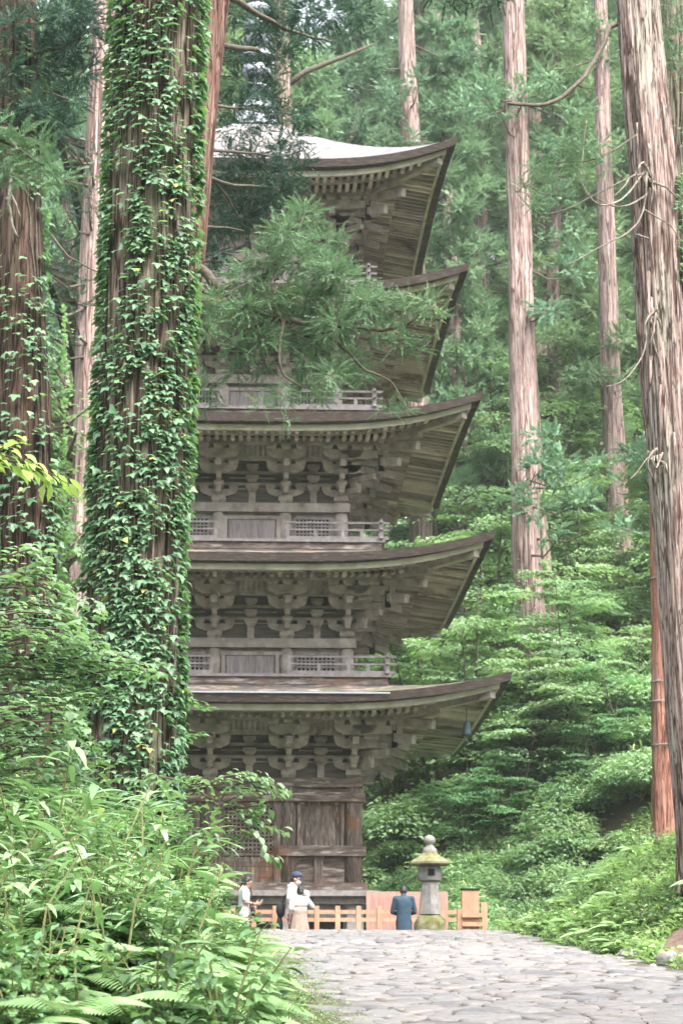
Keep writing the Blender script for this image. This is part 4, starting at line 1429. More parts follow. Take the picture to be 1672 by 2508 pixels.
# ------------------------------------------------------------------ boughs of the leaning tree in front of the pagoda
def bough(o, name, y, spots, mat, limbs, seed, n_per=70, size=.62, yr=.55):
    Lv = Leaves(); r = np.random.default_rng(seed)
    base = np.array(o.location)
    for (dx, dy, pr, tn) in spots:
        c = np.array(at(dx, dy, y + r.uniform(-yr, yr))); rad = px_r(2 * pr, c)
        n = max(14, int(n_per * (rad / .35) ** 2))
        # sprays fan out and droop from the clump
        d = rand_dirs(n, r)
        d[:, 2] = d[:, 2] * .75 + .05
        pos = c + d * rad * r.uniform(.15, .78, (n, 1))
        dd = d + np.array([0, 0, .12]) + r.normal(size=(n, 3)) * .3
        sprays_at(Lv, pos - base, dd, size * r.uniform(.65, 1.3, n), np.clip(tn + r.normal(0, .17, n), 0, .93), SPRAYS, r)
        k = max(1, n // 60)          # a few dead brown sprays low down
        q = c + rand_dirs(k, r) * rad * .6 - np.array([0, 0, rad * .4])
        sprays_at(Lv, q - base, rand_dirs(k, r) - [0, 0, .6], size * .7 * np.ones(k), np.ones(k), SPRAYS, r)
    b = MB()
    for pts, w0, w1 in limbs: twig(b, pts, y, w0, w1, 7, o.location)
    g_ = Lv.build(name, mat, o)
    b.build('limb', M_branch, o, True)
    return g_


bough(oL, 'green_bough', 27.2,
      [(700, 495, 48, .5), (650, 540, 50, .5), (610, 590, 52, .55), (565, 640, 48, .6), (680, 600, 66, .5), (745, 560, 46, .42), (760, 620, 52, .5), (620, 690, 60, .6), (560, 715, 50, .6),
       (510, 735, 42, .55), (475, 760, 30, .5), (700, 690, 66, .5), (790, 650, 58, .48), (835, 695, 46, .5), (880, 700, 40, .5), (935, 700, 30, .55), (985, 700, 30, .62), (1000, 730, 20, .6),
       (770, 750, 56, .45), (710, 780, 46, .4), (650, 770, 44, .35), (600, 780, 40, .35), (540, 800, 36, .4), (870, 760, 34, .5), (920, 785, 30, .5), (960, 800, 24, .45), (800, 830, 44, .55), (830, 860, 34, .55),
       (760, 865, 40, .55), (700, 885, 34, .55), (645, 900, 28, .55), (730, 915, 24, .5), (925, 945, 18, .5), (890, 940, 18, .5), (600, 930, 14, .6), (660, 965, 16, .3), (490, 690, 32, .45), (600, 840, 30, .25), (540, 850, 26, .25), (700, 830, 30, .3), (480, 880, 24, .4), (470, 930, 20, .4)],
      M_cedar,
      [([(455, 615, .3), (515, 665, .1), (580, 700, 0), (650, 735, 0), (740, 745, 0), (850, 760, 0), (930, 745, 0), (1000, 700, 0)], .075, .012),
       ([(560, 690, 0), (620, 620, .1), (670, 560, .2), (700, 490, .2)], .04, .01), ([(650, 735, 0), (640, 820, -.2), (655, 865, -.2), (700, 890, -.2)], .03, .008),
       ([(720, 745, 0), (790, 800, -.1), (840, 850, -.1), (900, 880, -.1), (940, 950, -.1)], .028, .006), ([(640, 735, 0), (560, 760, .2), (490, 800, .3)], .03, .008),
       ([(640, 640, 0), (560, 655, -.3), (500, 690, -.3)], .018, .006), ([(640, 600, 0), (630, 640, -.4), (590, 690, -.4)], .015, .006)], 41, n_per=190, size=.5)
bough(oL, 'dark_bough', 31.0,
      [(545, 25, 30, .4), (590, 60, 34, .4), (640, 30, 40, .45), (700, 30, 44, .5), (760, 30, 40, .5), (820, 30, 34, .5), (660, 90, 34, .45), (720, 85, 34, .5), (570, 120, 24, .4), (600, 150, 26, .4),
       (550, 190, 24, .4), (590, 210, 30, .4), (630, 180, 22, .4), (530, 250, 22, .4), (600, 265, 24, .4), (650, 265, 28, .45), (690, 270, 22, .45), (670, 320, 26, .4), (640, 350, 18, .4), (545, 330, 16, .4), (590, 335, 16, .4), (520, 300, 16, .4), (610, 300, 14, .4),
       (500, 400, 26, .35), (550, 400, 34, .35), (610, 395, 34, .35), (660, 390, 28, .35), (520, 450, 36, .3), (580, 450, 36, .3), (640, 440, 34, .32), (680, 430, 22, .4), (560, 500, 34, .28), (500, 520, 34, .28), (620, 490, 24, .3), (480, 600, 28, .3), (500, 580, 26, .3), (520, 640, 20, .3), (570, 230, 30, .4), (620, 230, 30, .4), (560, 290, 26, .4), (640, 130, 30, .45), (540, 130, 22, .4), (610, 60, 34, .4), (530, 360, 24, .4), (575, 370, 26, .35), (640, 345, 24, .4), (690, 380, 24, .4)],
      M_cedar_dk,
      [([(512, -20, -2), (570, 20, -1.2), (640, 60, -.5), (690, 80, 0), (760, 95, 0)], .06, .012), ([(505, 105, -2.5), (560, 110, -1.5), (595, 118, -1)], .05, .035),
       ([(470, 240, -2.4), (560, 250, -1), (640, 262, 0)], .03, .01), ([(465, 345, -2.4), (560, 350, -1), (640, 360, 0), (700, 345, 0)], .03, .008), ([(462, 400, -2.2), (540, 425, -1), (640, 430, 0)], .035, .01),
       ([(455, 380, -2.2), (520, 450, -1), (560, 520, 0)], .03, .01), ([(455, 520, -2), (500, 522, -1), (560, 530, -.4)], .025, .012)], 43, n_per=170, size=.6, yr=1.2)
# blurred spray close to the camera at the left, hanging from a limb outside the frame
nb = empty('cedar_branch', Vector(at(-150, 230, 11)), label='blurred dark cedar spray hanging in at the upper left', cat='branch')
bough(nb, 'needles', 11, [(0, 300, 30, .4), (40, 320, 34, .4), (80, 350, 32, .45), (110, 385, 24, .45), (20, 350, 30, .4), (60, 400, 24, .4), (130, 420, 14, .4), (10, 400, 24, .45), (-30, 330, 40, .4)], M_cedar,
      [([(-150, 230, 0), (-60, 290, 0), (20, 330, 0), (100, 380, 0)], .02, .005)], 45, n_per=300, size=.42, yr=.1)
nb = empty('cedar_branch', Vector(at(1060, -120, 16)), label='dark needle tips hanging in at the top centre', cat='branch')
bough(nb, 'needles', 16, [(1030, -18, 26, .35), (1070, -14, 28, .35), (1110, -12, 28, .35), (1145, -20, 24, .35), (1000, -25, 20, .35)], M_cedar_dk,
      [([(1060, -120, 0), (1060, -60, 0), (1090, -20, 0)], .03, .008)], 47, n_per=160, size=.42, yr=.1)
# ------------------------------------------------------------------ undergrowth, shrubs, small trees
M_sasa = leaf_mat('bamboo_grass', [(0, (.08, .165, .075)), (.5, (.185, .315, .145)), (.85, (.29, .43, .215)), (.97, (.37, .47, .2)), (1, (.42, .38, .15))], trans=.28, rough=.46, spec=.35, obj_var=.3)
M_fern = leaf_mat('fern', [(0, (.17, .29, .125)), (.5, (.26, .41, .18)), (1, (.37, .51, .235))], trans=.3, rough=.45, spec=.4, obj_var=.25)
M_herb = leaf_mat('herb', [(0, (.035, .085, .035)), (.5, (.095, .19, .075)), (.9, (.18, .31, .125)), (1, (.34, .38, .14))], trans=.22, rough=.38, spec=.5, obj_var=.4)
M_grass = leaf_mat('grass_blades', [(0, (.13, .22, .09)), (.5, (.21, .32, .13)), (.85, (.29, .40, .17)), (1, (.38, .42, .19))], trans=.4, rough=.5, spec=.3, obj_var=0, patch=(.24, .35, .14), pscale=.7)
M_stem = surf_mat('green_stem', [(.3, (.10, .12, .045)), (.7, (.20, .19, .09))], scale=12, bump=0, tone_amt=.2)


def bush_mesh(seed, W, H, n, ls, tpl, lumps=9, mat=None, flat=.5):
    r = np.random.default_rng(seed)
    Lv = Leaves()
    P, D = [], []
    for k in range(lumps):
        a = r.uniform(0, 2 * PI); q = r.uniform(0, .75) ** .7
        c = np.array([math.cos(a) * q * W / 2, math.sin(a) * q * W / 2, H * r.uniform(.35, .8) * (1 - .45 * q)])
        R = r.uniform(.22, .4) * min(W, H * 1.6)
        m = n // lumps
        d = rand_dirs(m, r); d[:, 2] = np.abs(d[:, 2]) * 1.1 - .25
        P.append(c + d * R * r.uniform(.55, 1.05, (m, 1)) * [1, 1, .75]); D.append(d)
    P = np.concatenate(P); D = np.concatenate(D)
    P[:, 2] = np.maximum(P[:, 2], .03)
    n = len(P)
    dirs = D * [1, 1, .25] + r.normal(size=(n, 3)) * [.55, .55, .2]
    ups = np.array([0, 0, 1.0]) * (.6 + flat) + D * .6 + r.normal(size=(n, 3)) * .3
    Lv.put(tpl, P, dirs, ups, ls * r.uniform(.6, 1.3, n), np.clip(r.normal(.45, .22, n), 0, 1))
    b = MB()
    for k in range(7):
        a = r.uniform(0, 2 * PI)
        b.tube([(0, 0, -.1), (math.cos(a) * W * .12, math.sin(a) * W * .12, H * .4), (math.cos(a) * W * .3, math.sin(a) * W * .3, H * .75)], [.02, .014, .006], 5, caps=False)
    return Lv.mesh('leaves', mat or M_decid_far), b.mesh('stems', M_stem)


def layered_tree_mesh(seed, H, W, nl, ls, per, mat):
    """small tree with flat leafy tiers"""
    r = np.random.default_rng(seed)
    Lv = Leaves(); b = MB()
    lean = r.normal(0, .12, 2)
    for st in range(3):
        a0 = r.uniform(0, 2 * PI)
        top = Vector((math.cos(a0) * W * .18 * st + lean[0] * H, math.sin(a0) * W * .18 * st + lean[1] * H, H * (1 - .14 * st)))
        sp_ = [Vector((math.cos(a0) * .1 * st, math.sin(a0) * .1 * st, -.4)), top * .33 + Vector((r.normal(0, .15), r.normal(0, .15), 0)), top * .68, top]
        b.tube(sp_, [.09, .065, .04, .012], 7, caps=False)
        for k in range(nl // 3):
            t = r.uniform(.38, 1)
            i = min(2, int(t * 3)); o_ = sp_[i].lerp(sp_[i + 1], t * 3 - i)
            az = r.uniform(0, 2 * PI); L = W * .5 * r.uniform(.6, 1.1) * (1.15 - .6 * t)
            tip = o_ + Vector((math.cos(az) * L, math.sin(az) * L, r.uniform(-.05, .3) * L))
            b.tube([o_, (o_ + tip) / 2 + Vector((0, 0, .08 * L)), tip], [.025, .016, .005], 5, caps=False)
            m = per
            u = r.uniform(.15, 1.12, m); sd = r.normal(0, .30, m) * L * (.35 + .65 * u)
            base = np.array(o_)[None] + (np.array(tip) - np.array(o_))[None] * u[:, None]
            perp = np.array([-math.sin(az), math.cos(az), 0])
            P = base + perp * sd[:, None] + np.stack([np.zeros(m), np.zeros(m), .08 * L * np.sin(np.minimum(u, 1) * PI) - .12 * np.abs(sd) + r.normal(0, .035, m)], 1)
            dirs = np.array([math.cos(az), math.sin(az), -.15]) + perp * np.sign(sd)[:, None] * .8 + r.normal(size=(m, 3)) * [.35, .35, .12]
            ups = np.array([0, 0, 1.0]) + r.normal(size=(m, 3)) * .22
            Lv.put(tpl_broad(.15, .25, .42), P, dirs, ups, ls * r.uniform(.6, 1.25, m), np.clip(r.normal(.45, .2, m) + .15 * r.normal(), 0, 1))
    return Lv.mesh('leaves', mat), b.mesh('branches', M_branch)


BUSH = [bush_mesh(1, 2.4, 1.5, 2600, .13, tpl_broad(.2, .3, .36)), bush_mesh(2, 2.0, 1.3, 2400, .16, tpl_broad(.15, .35, .28), 11), bush_mesh(3, 2.8, 1.1, 2200, .24, tpl_blade(.11, .5, 3), 10, M_sasa), bush_mesh(4, 1.8, 1.9, 3000, .11, tpl_broad(.2, .3, .4), 8)]
TIER = [layered_tree_mesh(11, 6.5, 5.5, 36, .16, 170, M_decid_far), layered_tree_mesh(12, 8.0, 6.0, 42, .17, 170, M_decid_far), layered_tree_mesh(13, 5.0, 4.6, 30, .15, 170, M_decid_far)]
TIER_DK = [layered_tree_mesh(14, 6.0, 5.5, 36, .16, 150, M_decid_dk)]


def plant(name, meshes, parts, x, y, s, rz, label, cat, group, dz=0.0, tilt=0.0):
    o = empty(name, (x, y, float(gz(x, y)) + dz), rz, label, cat, group)
    o.scale = (s, s, s)
    if tilt: o.rotation_euler[0] = tilt
    for pn, me in zip(parts, meshes): link(pn, me, o)
    return o


# ---------------- saplings with leafy twigs, built along their branches
def leafy(o, limbs, y, ls, per, mat, seed, tpl=None, w0=.014, flat=.2, spread=.10, hang=0.0):
    Lv = Leaves(); b = MB(); r = np.random.default_rng(seed); base = np.array(o.location)
    for pts in limbs:
        P = [np.array(at(p[0], p[1], y + (p[2] if len(p) > 2 else 0))) for p in pts]
        b.tube([Vector(p - base) for p in P], [w0 * (1 - .8 * k / (len(P) - 1)) for k in range(len(P))], 6, caps=False)
        d = np.concatenate([[0], np.cumsum([np.linalg.norm(P[k + 1] - P[k]) for k in range(len(P) - 1)])])
        m = int(per * d[-1])
        s = d[-1] * r.uniform(.08, 1.02, m)
        C = np.stack([np.interp(s, d, [p[k] for p in P]) for k in range(3)], 1)
        i = np.clip(np.searchsorted(d, s) - 1, 0, len(P) - 2)
        tg = np.array([(P[k + 1] - P[k]) / np.linalg.norm(P[k + 1] - P[k]) for k in i])
        sd = np.cross(tg, [0, 0, 1.0]); sd /= np.linalg.norm(sd, axis=1, keepdims=True) + 1e-6
        sg = np.where(r.uniform(size=m) < .5, -1, 1)[:, None]
        off = sd * sg * np.abs(r.normal(0, spread, (m, 1)))
        C = C + off + np.stack([np.zeros(m), np.zeros(m), r.normal(0, .035, m)], 1)
        dirs = tg * .7 + sd * sg * .8 + r.normal(size=(m, 3)) * [.3, .3, .12] - np.array([0, 0, .15 + hang])
        ups = np.array([0, 0, 1.0]) + r.normal(size=(m, 3)) * flat
        Lv.put(tpl or tpl_broad(.15, .3, .36), C - base, dirs, ups, ls * r.uniform(.6, 1.25, m), np.clip(r.normal(.5, .2, m), 0, .97))
    Lv.build('leaves', mat, o); b.build('branches', M_branch, o, True)


def rooted(name, dx, y, label, cat='sapling'):
    p = at(dx, 2000, y)
    return empty(name, (p.x, y, float(gz(p.x, y)) - .05), label=label, cat=cat)


rooted_ = rooted
rs = np.random.default_rng(77)
L_b = ['leafy green shrub among the undergrowth on the slope beside the pagoda', 'shrub with drooping oval leaves on the slope beside the pagoda',
       'clump of bamboo grass on the slope beside the pagoda', 'upright small-leaved shrub on the slope beside the pagoda']


def shrub(kind, dx, y, s, rz=None):
    p = at(dx, 1900, y)
    return plant('shrub', BUSH[kind], ('leaves', 'stems'), p.x, y, s, rs.uniform(0, 6.28) if rz is None else rz, L_b[kind], 'shrub', ['slope shrubs', 'drooping slope shrubs', 'slope bamboo grass', 'upright slope shrubs'][kind])


# front rank right behind the fence, then up the slope
for k in range(30):
    dx = 800 + k * 26 + rs.uniform(-12, 12)
    shrub([2, 1, 0, 2][k % 4], dx, rs.uniform(57.5, 61.5), rs.uniform(.8, 1.15))
for k in range(34):
    dx = 780 + rs.uniform(0, 860)
    shrub(int(rs.integers(0, 4)), dx, rs.uniform(61, 68), rs.uniform(.9, 1.4))
for k in range(64):
    y = 50.5 + 10.5 * ((k * .618) % 1) ** .8
    x = 3.5 + (y - 50) * .06 + rs.uniform(0, 7.5)
    if x > 4.6 + (y - 46) * .5 + 3: continue
    kk = [0, 2, 1, 2, 0][k % 5]
    plant('shrub', BUSH[kk], ('leaves', 'stems'), x, y, rs.uniform(.6, .95), rs.uniform(0, 6.28), L_b[kk], 'shrub', ['slope shrubs', 'drooping slope shrubs', 'slope bamboo grass', 'upright slope shrubs'][kk])
shrub(3, 1275, 57, 1.25, .4); shrub(3, 1310, 58, 1.0, 1.4); shrub(3, 1235, 57.5, .9, 2.4)
for k in range(46):
    y = rs.uniform(70, 104)
    dx = rs.uniform(780, 1640)
    shrub(int(rs.integers(0, 4)), dx, y, rs.uniform(1.4, 2.3))
# a slender broadleaved tree filling the gap between the left trunks
o_ = rooted_('broadleaf_tree', 165, 42, 'slender broadleaved tree between the pale trunk and the left edge', 'tree')
qr = random.Random(12)
gap_limbs = [[(165, 2000), (160, 1500), (150, 1000), (150, 720)]]
for q_ in range(34):
    yy0 = qr.uniform(740, 1700); xx0 = 155
    sgn = qr.choice((-1, 1, -1))
    gap_limbs.append([(xx0, yy0 + 40, 0), (xx0 + sgn * qr.uniform(20, 50), yy0 + qr.uniform(-20, 20), qr.uniform(-1, 1)), (xx0 + sgn * qr.uniform(50, 130), yy0 + qr.uniform(-20, 50), qr.uniform(-1.6, 1.6))])
leafy(o_, gap_limbs, 42, .15, 48, M_decid_far, 71, spread=.28, w0=.05)
for k in range(34):
    y = rs.uniform(46, 100); dx = rs.uniform(-60, 460)
    shrub(int(rs.integers(0, 4)), dx, y, rs.uniform(1.0, 2.0))
L_t = 'small broadleaved tree with flat leafy tiers on the slope behind the pagoda'
tiers = [(1285, 62, 1, .62), (1105, 65, 0, .85), (1010, 66, 0, 1.0), (1080, 64, 1, .95), (1150, 62, 0, .8), (1230, 63, 2, .9), (1300, 66, 1, .7), (1380, 67, 0, .55), (1470, 64, 2, .6), (1120, 72, 1, 1.1), (1300, 76, 1, .9), (1500, 74, 0, .6), (1040, 78, 1, 1.2),
         (1200, 82, 1, 1.3), (1330, 88, 0, .9), (1290, 90, 1, 1.4), (1100, 92, 0, 1.4), (1480, 96, 1, 1.3), (1580, 80, 1, .9), (1000, 98, 1, 1.5), (1350, 100, 1, 1.6), (1600, 70, 0, 1.1), (1210, 102, 1, 1.6), (1060, 70, 2, 1.2), (1350, 100, 1, 1.3),
         (930, 90, 1, 1.4), (1480, 106, 1, 1.7), (1120, 110, 1, 1.7)]
for k, (dx, y, kd, s) in enumerate(tiers):
    p = at(dx, 1500, y)
    plant('broadleaf_tree', TIER[kd], ('leaves', 'trunk'), p.x, y, s, k * 1.1, L_t, 'tree', 'tiered broadleaved trees on the slope')
for k, (dx, y, s) in enumerate([(1060, 60.5, .55), (1330, 60, .5), (1420, 60.5, .55), (1180, 61, .5)]):
    p = at(dx, 1700, y)
    plant('broadleaf_tree', TIER_DK[0], ('leaves', 'trunk'), p.x, y, s, k * 1.7, 'dark green young tree shading the hollow at the foot of the slope', 'tree', 'young trees in the shady hollow')
for k, (dx, y, s, kd) in enumerate([(120, 44, .9, 1), (60, 40, .8, 0), (200, 52, 1.0, 1), (150, 60, 1.2, 1), (20, 50, 1.1, 0), (240, 66, 1.3, 1), (90, 72, 1.4, 1), (400, 75, 1.3, 1), (-60, 44, 1.0, 0)]):
    p = at(dx, 1500, y)
    plant('broadleaf_tree', TIER[kd] if k % 2 else TIER_DK[0], ('leaves', 'trunk'), p.x, y, s, k * 2.1, 'small broadleaved tree in the gap between the left trunks', 'tree', 'small trees between the left trunks')

# ---------------- ground cover of the slope (nobody could count it)
def cover(name, n, xr, yr, ls, tpl, mat, seed, hmin=0.02, hmax=.35, xfun=None, flat=1.0, dense=None):
    r = np.random.default_rng(seed)
    x = r.uniform(*xr, n); y = yr[0] + (yr[1] - yr[0]) * r.uniform(0, 1, n) ** 1.3
    if xfun is not None:
        k = xfun(x, y, r); x, y = x[k], y[k]
    n = len(x)
    z = gz(x, y) + r.uniform(hmin, hmax, n)
    Lv = Leaves()
    a = r.uniform(0, 2 * PI, n)
    dirs = np.stack([np.cos(a), np.sin(a), r.uniform(-.3, .5, n)], 1)
    ups = np.array([0, 0, 1.0]) * flat + r.normal(size=(n, 3)) * .4
    Lv.put(tpl, np.stack([x, y, z], 1), dirs, ups, ls * r.uniform(.6, 1.4, n), np.clip(r.normal(.45, .22, n), 0, 1))
    o = Lv.build(name, mat)
    return tag(o, kind='stuff')


cover('undergrowth', 42000, (-16, 26), (58, 120), .24, tpl_broad(.2, .3, .4), M_decid_far, 91, .02, .7)
cover('undergrowth', 16000, (-4.5, 1), (8.5, 46), .06, tpl_broad(.2, .3, .42), M_herb, 92, .0, .28, lambda x, y, r: x < x_left(y) - .35)

# ---------------- grass on the right bank, on the left verge and in the joints of the paving
def grass(name, n, xr, yr, ls, seed, keep, mat=M_grass, w=.05):
    r = np.random.default_rng(seed)
    x = r.uniform(*xr, n); y = r.uniform(*yr, n)
    k = keep(x, y, r); x, y = x[k], y[k]; n = len(x)
    a = r.uniform(0, 2 * PI, n)
    dirs = np.stack([np.cos(a) * .7, np.sin(a) * .7, r.uniform(.5, 1.5, n)], 1)
    ups = np.stack([-np.cos(a), -np.sin(a), np.full(n, .6)], 1) + r.normal(size=(n, 3)) * .3
    Lv = Leaves()
    Lv.put(tpl_blade(w, 1.1, 3), np.stack([x, y, gz(x, y) - .01], 1), dirs, ups, ls * r.uniform(.5, 1.4, n), np.clip(r.normal(.45, .2, n), 0, 1))
    m = n // 2        # small round leaves between the blades
    i = r.integers(0, n, m)
    xx, yy_ = x[i] + r.normal(0, .06, m), y[i] + r.normal(0, .06, m)
    a = r.uniform(0, 2 * PI, m)
    Lv.put(tpl_broad(.15, .2, .45), np.stack([xx, yy_, gz(xx, yy_) + r.uniform(.03, ls * .75, m)], 1), np.stack([np.cos(a), np.sin(a), r.uniform(-.2, .3, m)], 1), np.array([0, 0, 1.0]) + r.normal(size=(m, 3)) * .35,
           ls * .32 * r.uniform(.6, 1.4, m), np.clip(r.normal(.5, .2, m), 0, 1))
    return tag(Lv.build(name, mat), kind='stuff')


def bare(x, y): return ((x - 6.75) / .9) ** 2 + ((y - 29.5) / 2.2) ** 2 < 1


grass('grass', 62000, (4.8, 14), (19, 57), .33, 101, lambda x, y, r: (x > x_right(y) + r.uniform(-.1, .35, len(x))) & ~bare(x, y) & (x < (y * .24 + 1.5)))
grass('grass', 17000, (-.9, 1.3), (13, 43), .09, 102, lambda x, y, r: (x > x_left(y) - .9) & (x < x_left(y) + .1 + r.exponential(.16, len(x))), w=.05)
grass('grass', 2600, (.4, 6), (13, 43), .045, 103, lambda x, y, r: (x > x_left(y)) & (x < x_right(y)) & (np.sin(x * 13.7 + np.sin(y * 3)) * np.sin(y * 15.1 + x) > .45), w=.07)

a_ = np.linspace(0, 2 * PI, 40); V_, F_ = [], []
for q_ in (0, .35, .7, 1.0):
    for t_ in a_[:-1]:
        f_ = 1 + .18 * math.sin(3 * t_ + 1) + .1 * math.sin(7 * t_)
        x_, y_ = 6.75 + math.cos(t_) * .95 * q_ * f_, 29.5 + math.sin(t_) * 2.4 * q_ * f_
        V_.append((x_, y_, float(gz(x_, y_)) + .03 * (1 - q_) + .012))
for i_ in range(3):
    for k_ in range(39): F_.append((i_ * 39 + k_, i_ * 39 + (k_ + 1) % 39, (i_ + 1) * 39 + (k_ + 1) % 39, (i_ + 1) * 39 + k_))
M_earth = surf_mat('brown_earth', [(.3, (.07, .045, .035)), (.55, (.15, .10, .08)), (.75, (.24, .18, .15))], scale=7, bump=.9, bscale=24, bdist=.05, rough=.95, tone_amt=0)
tag(link('bare_earth', np_mesh('bare_earth', V_, F_, np.full(len(F_), .5), M_earth, True)), kind='structure')

# ---------------- plants of the left bank
def fern_mesh(seed):
    r = np.random.default_rng(seed)
    Lv = Leaves(); b = MB()
    for k in range(8):
        az = k * .785 + r.uniform(-.3, .3); L = r.uniform(.5, .8)
        m = 24
        t = np.linspace(.12, 1, m)
        rise = r.uniform(.55, .9)
        P = np.stack([np.cos(az) * L * t * .85, np.sin(az) * L * t * .85, L * (rise * t - .62 * t * t)], 1)
        tan = np.gradient(P, axis=0)
        perp = np.array([-math.sin(az), math.cos(az), 0])
        for s in (-1, 1):
            ln = .17 * np.sin(PI * np.clip(t * .92 + .06, 0, 1)) ** .8 * (L / .65)
            d = perp * s + tan / np.linalg.norm(tan, axis=1, keepdims=True) * .45 + np.array([0, 0, -.12])
            Lv.put(tpl_needle(.15), P, d, np.tile([0, 0, 1.0], (m, 1)) + perp * s * .15, ln, np.clip(r.normal(.5, .12, m), 0, 1))
        b.tube([tuple(P[q]) for q in (0, 8, 16, 23)], [.006, .005, .004, .002], 4, caps=False)
    return Lv.mesh('fronds', M_fern), b.mesh('stalks', M_stem)


def sasa_mesh(seed):
    r = np.random.default_rng(seed)
    Lv = Leaves(); b = MB()
    for st in range(3):
        h = r.uniform(.4, .8); a = r.uniform(0, 2 * PI); q = r.uniform(.05, .2)
        top = Vector((math.cos(a) * (q + .18), math.sin(a) * (q + .18), h))
        b.tube([(math.cos(a) * q * .4, math.sin(a) * q * .4, -.1), (math.cos(a) * q, math.sin(a) * q, h * .55), top], [.008, .006, .004], 5, caps=False)
        m = int(r.integers(6, 10))
        t = r.uniform(.0, .38, m)
        P = np.array(top) - np.array([math.cos(a) * .15, math.sin(a) * .15, h]) * t[:, None]
        az = a + np.arange(m) * 2.3 + r.normal(0, .3, m)
        dirs = np.stack([np.cos(az), np.sin(az), r.uniform(-.1, .75, m)], 1)
        Lv.put(tpl_blade(.115, r.uniform(.4, .9), 4, .3), P, dirs, np.tile([0, 0, 1.0], (m, 1)) + r.normal(size=(m, 3)) * .2, r.uniform(.17, .30, m), np.clip(r.normal(.5, .2, m), 0, .98))
    return Lv.mesh('leaves', M_sasa), b.mesh('stems', M_stem)


def herb_mesh(seed, ls, w, n=16, H=.6):
    r = np.random.default_rng(seed)
    Lv = Leaves(); b = MB()
    for st in range(5):
        a = r.uniform(0, 2 * PI); h = H * r.uniform(.6, 1.1); sp_ = r.uniform(.1, .3)
        pts = [Vector((0, 0, -.05)), Vector((math.cos(a) * sp_ * .4, math.sin(a) * sp_ * .4, h * .6)), Vector((math.cos(a) * sp_, math.sin(a) * sp_, h))]
        b.tube(pts, [.006, .005, .003], 4, caps=False)
        t = r.uniform(.3, 1.05, n)
        P = np.stack([np.cos(a) * sp_ * t ** 1.5, np.sin(a) * sp_ * t ** 1.5, h * t], 1)
        az = r.uniform(0, 2 * PI, n)
        dirs = np.stack([np.cos(az), np.sin(az), r.uniform(-.25, .35, n)], 1)
        Lv.put(tpl_broad(.18, .3, w), P + dirs * .03, dirs, np.tile([0, 0, 1.0], (n, 1)) + r.normal(size=(n, 3)) * .22, ls * r.uniform(.6, 1.3, n), np.clip(r.normal(.5, .2, n), 0, 1))
    return Lv.mesh('leaves', M_herb), b.mesh('stems', M_stem)


FERN = [fern_mesh(k) for k in (1, 2, 3)]
SASA = [sasa_mesh(k) for k in (5, 6, 7, 8)]
HERB = [herb_mesh(9, .07, .40, 26, .5), herb_mesh(10, .05, .5, 34, .42), herb_mesh(12, .09, .34, 22, .55)]
rb_ = np.random.default_rng(55)


def bank_xy(n, edge, ymin=11.5, ymax=43):
    out = []
    while len(out) < n:
        y = ymin + (ymax - ymin) * rb_.uniform(0, 1) ** 1.25
        x = rb_.uniform(-.125 * y - .9, .6)
        if x < float(x_left(y)) - edge - (.6 if y > 23 else 0): out.append((x, y))
    return out


for k, (x, y) in enumerate([q for q in bank_xy(230, 1.15, 9.5) if q[1] > 16 or q[0] < -1.5 or rb_.uniform() < .25]):
    plant('bamboo_grass', SASA[k % 4], ('leaves', 'stems'), x, y, rb_.uniform(.75, 1.2), rb_.uniform(0, 6.28), 'bamboo grass with long pale green leaves on the left bank', 'bamboo grass', 'bamboo grass on the left bank', tilt=rb_.normal(0, .12))
for k, (x, y) in enumerate(bank_xy(280, .8, 9.5, 40)):
    plant('fern', FERN[k % 3], ('fronds', 'stalks'), x, y, rb_.uniform(.7, 1.15), rb_.uniform(0, 6.28), 'light green fern with feathery fronds on the left bank', 'fern', 'ferns on the left bank')
for k, (x, y) in enumerate(bank_xy(150, .95, 9.5)):
    plant('herb', HERB[k % 3], ('leaves', 'stems'), x, y, rb_.uniform(.8, 1.35), rb_.uniform(0, 6.28), 'leafy weed with oval leaves on the left bank', 'weed', 'leafy weeds on the left bank')
# the larger clumps standing out of the bank
for k, (dx, dy, y, s) in enumerate([(120, 1990, 17, 1.5), (250, 1960, 18, 1.4), (330, 2030, 17, 1.4), (395, 1900, 20, 1.2), (360, 1850, 21, 1.1), (60, 2290, 12.5, 1.1), (40, 2080, 15, 1.5), (160, 1900, 20, 1.15), (60, 1950, 18, 1.2), (260, 1870, 21, 1.1)]):
    p = at(dx, dy, y)
    plant('bamboo_grass', SASA[k % 4], ('leaves', 'stems'), p.x, y, s, k * 2.2, 'bamboo grass with long pale green leaves on the left bank', 'bamboo grass', 'bamboo grass on the left bank', dz=max(0, p.z - float(gz(p.x, y)) - .55 * s))
for k, (dx, dy, y) in enumerate([(300, 2110, 14.5), (390, 2150, 14.5), (230, 2170, 14), (140, 2150, 14), (420, 2240, 13.5), (330, 2260, 13), (210, 2270, 12.5), (100, 2230, 12.5), (480, 2170, 15), (270, 2060, 16), (180, 2050, 16), (440, 2110, 16), (520, 2230, 14), (380, 2070, 16), (60, 2160, 14), (540, 2300, 13)]):
    p = at(dx, dy, y)
    plant('fern', FERN[k % 3], ('fronds', 'stalks'), p.x, y, 1.0, k * 1.9, 'light green fern with feathery fronds on the left bank', 'fern', 'ferns on the left bank', dz=max(0, min(.6, p.z - float(gz(p.x, y)) - .3)))
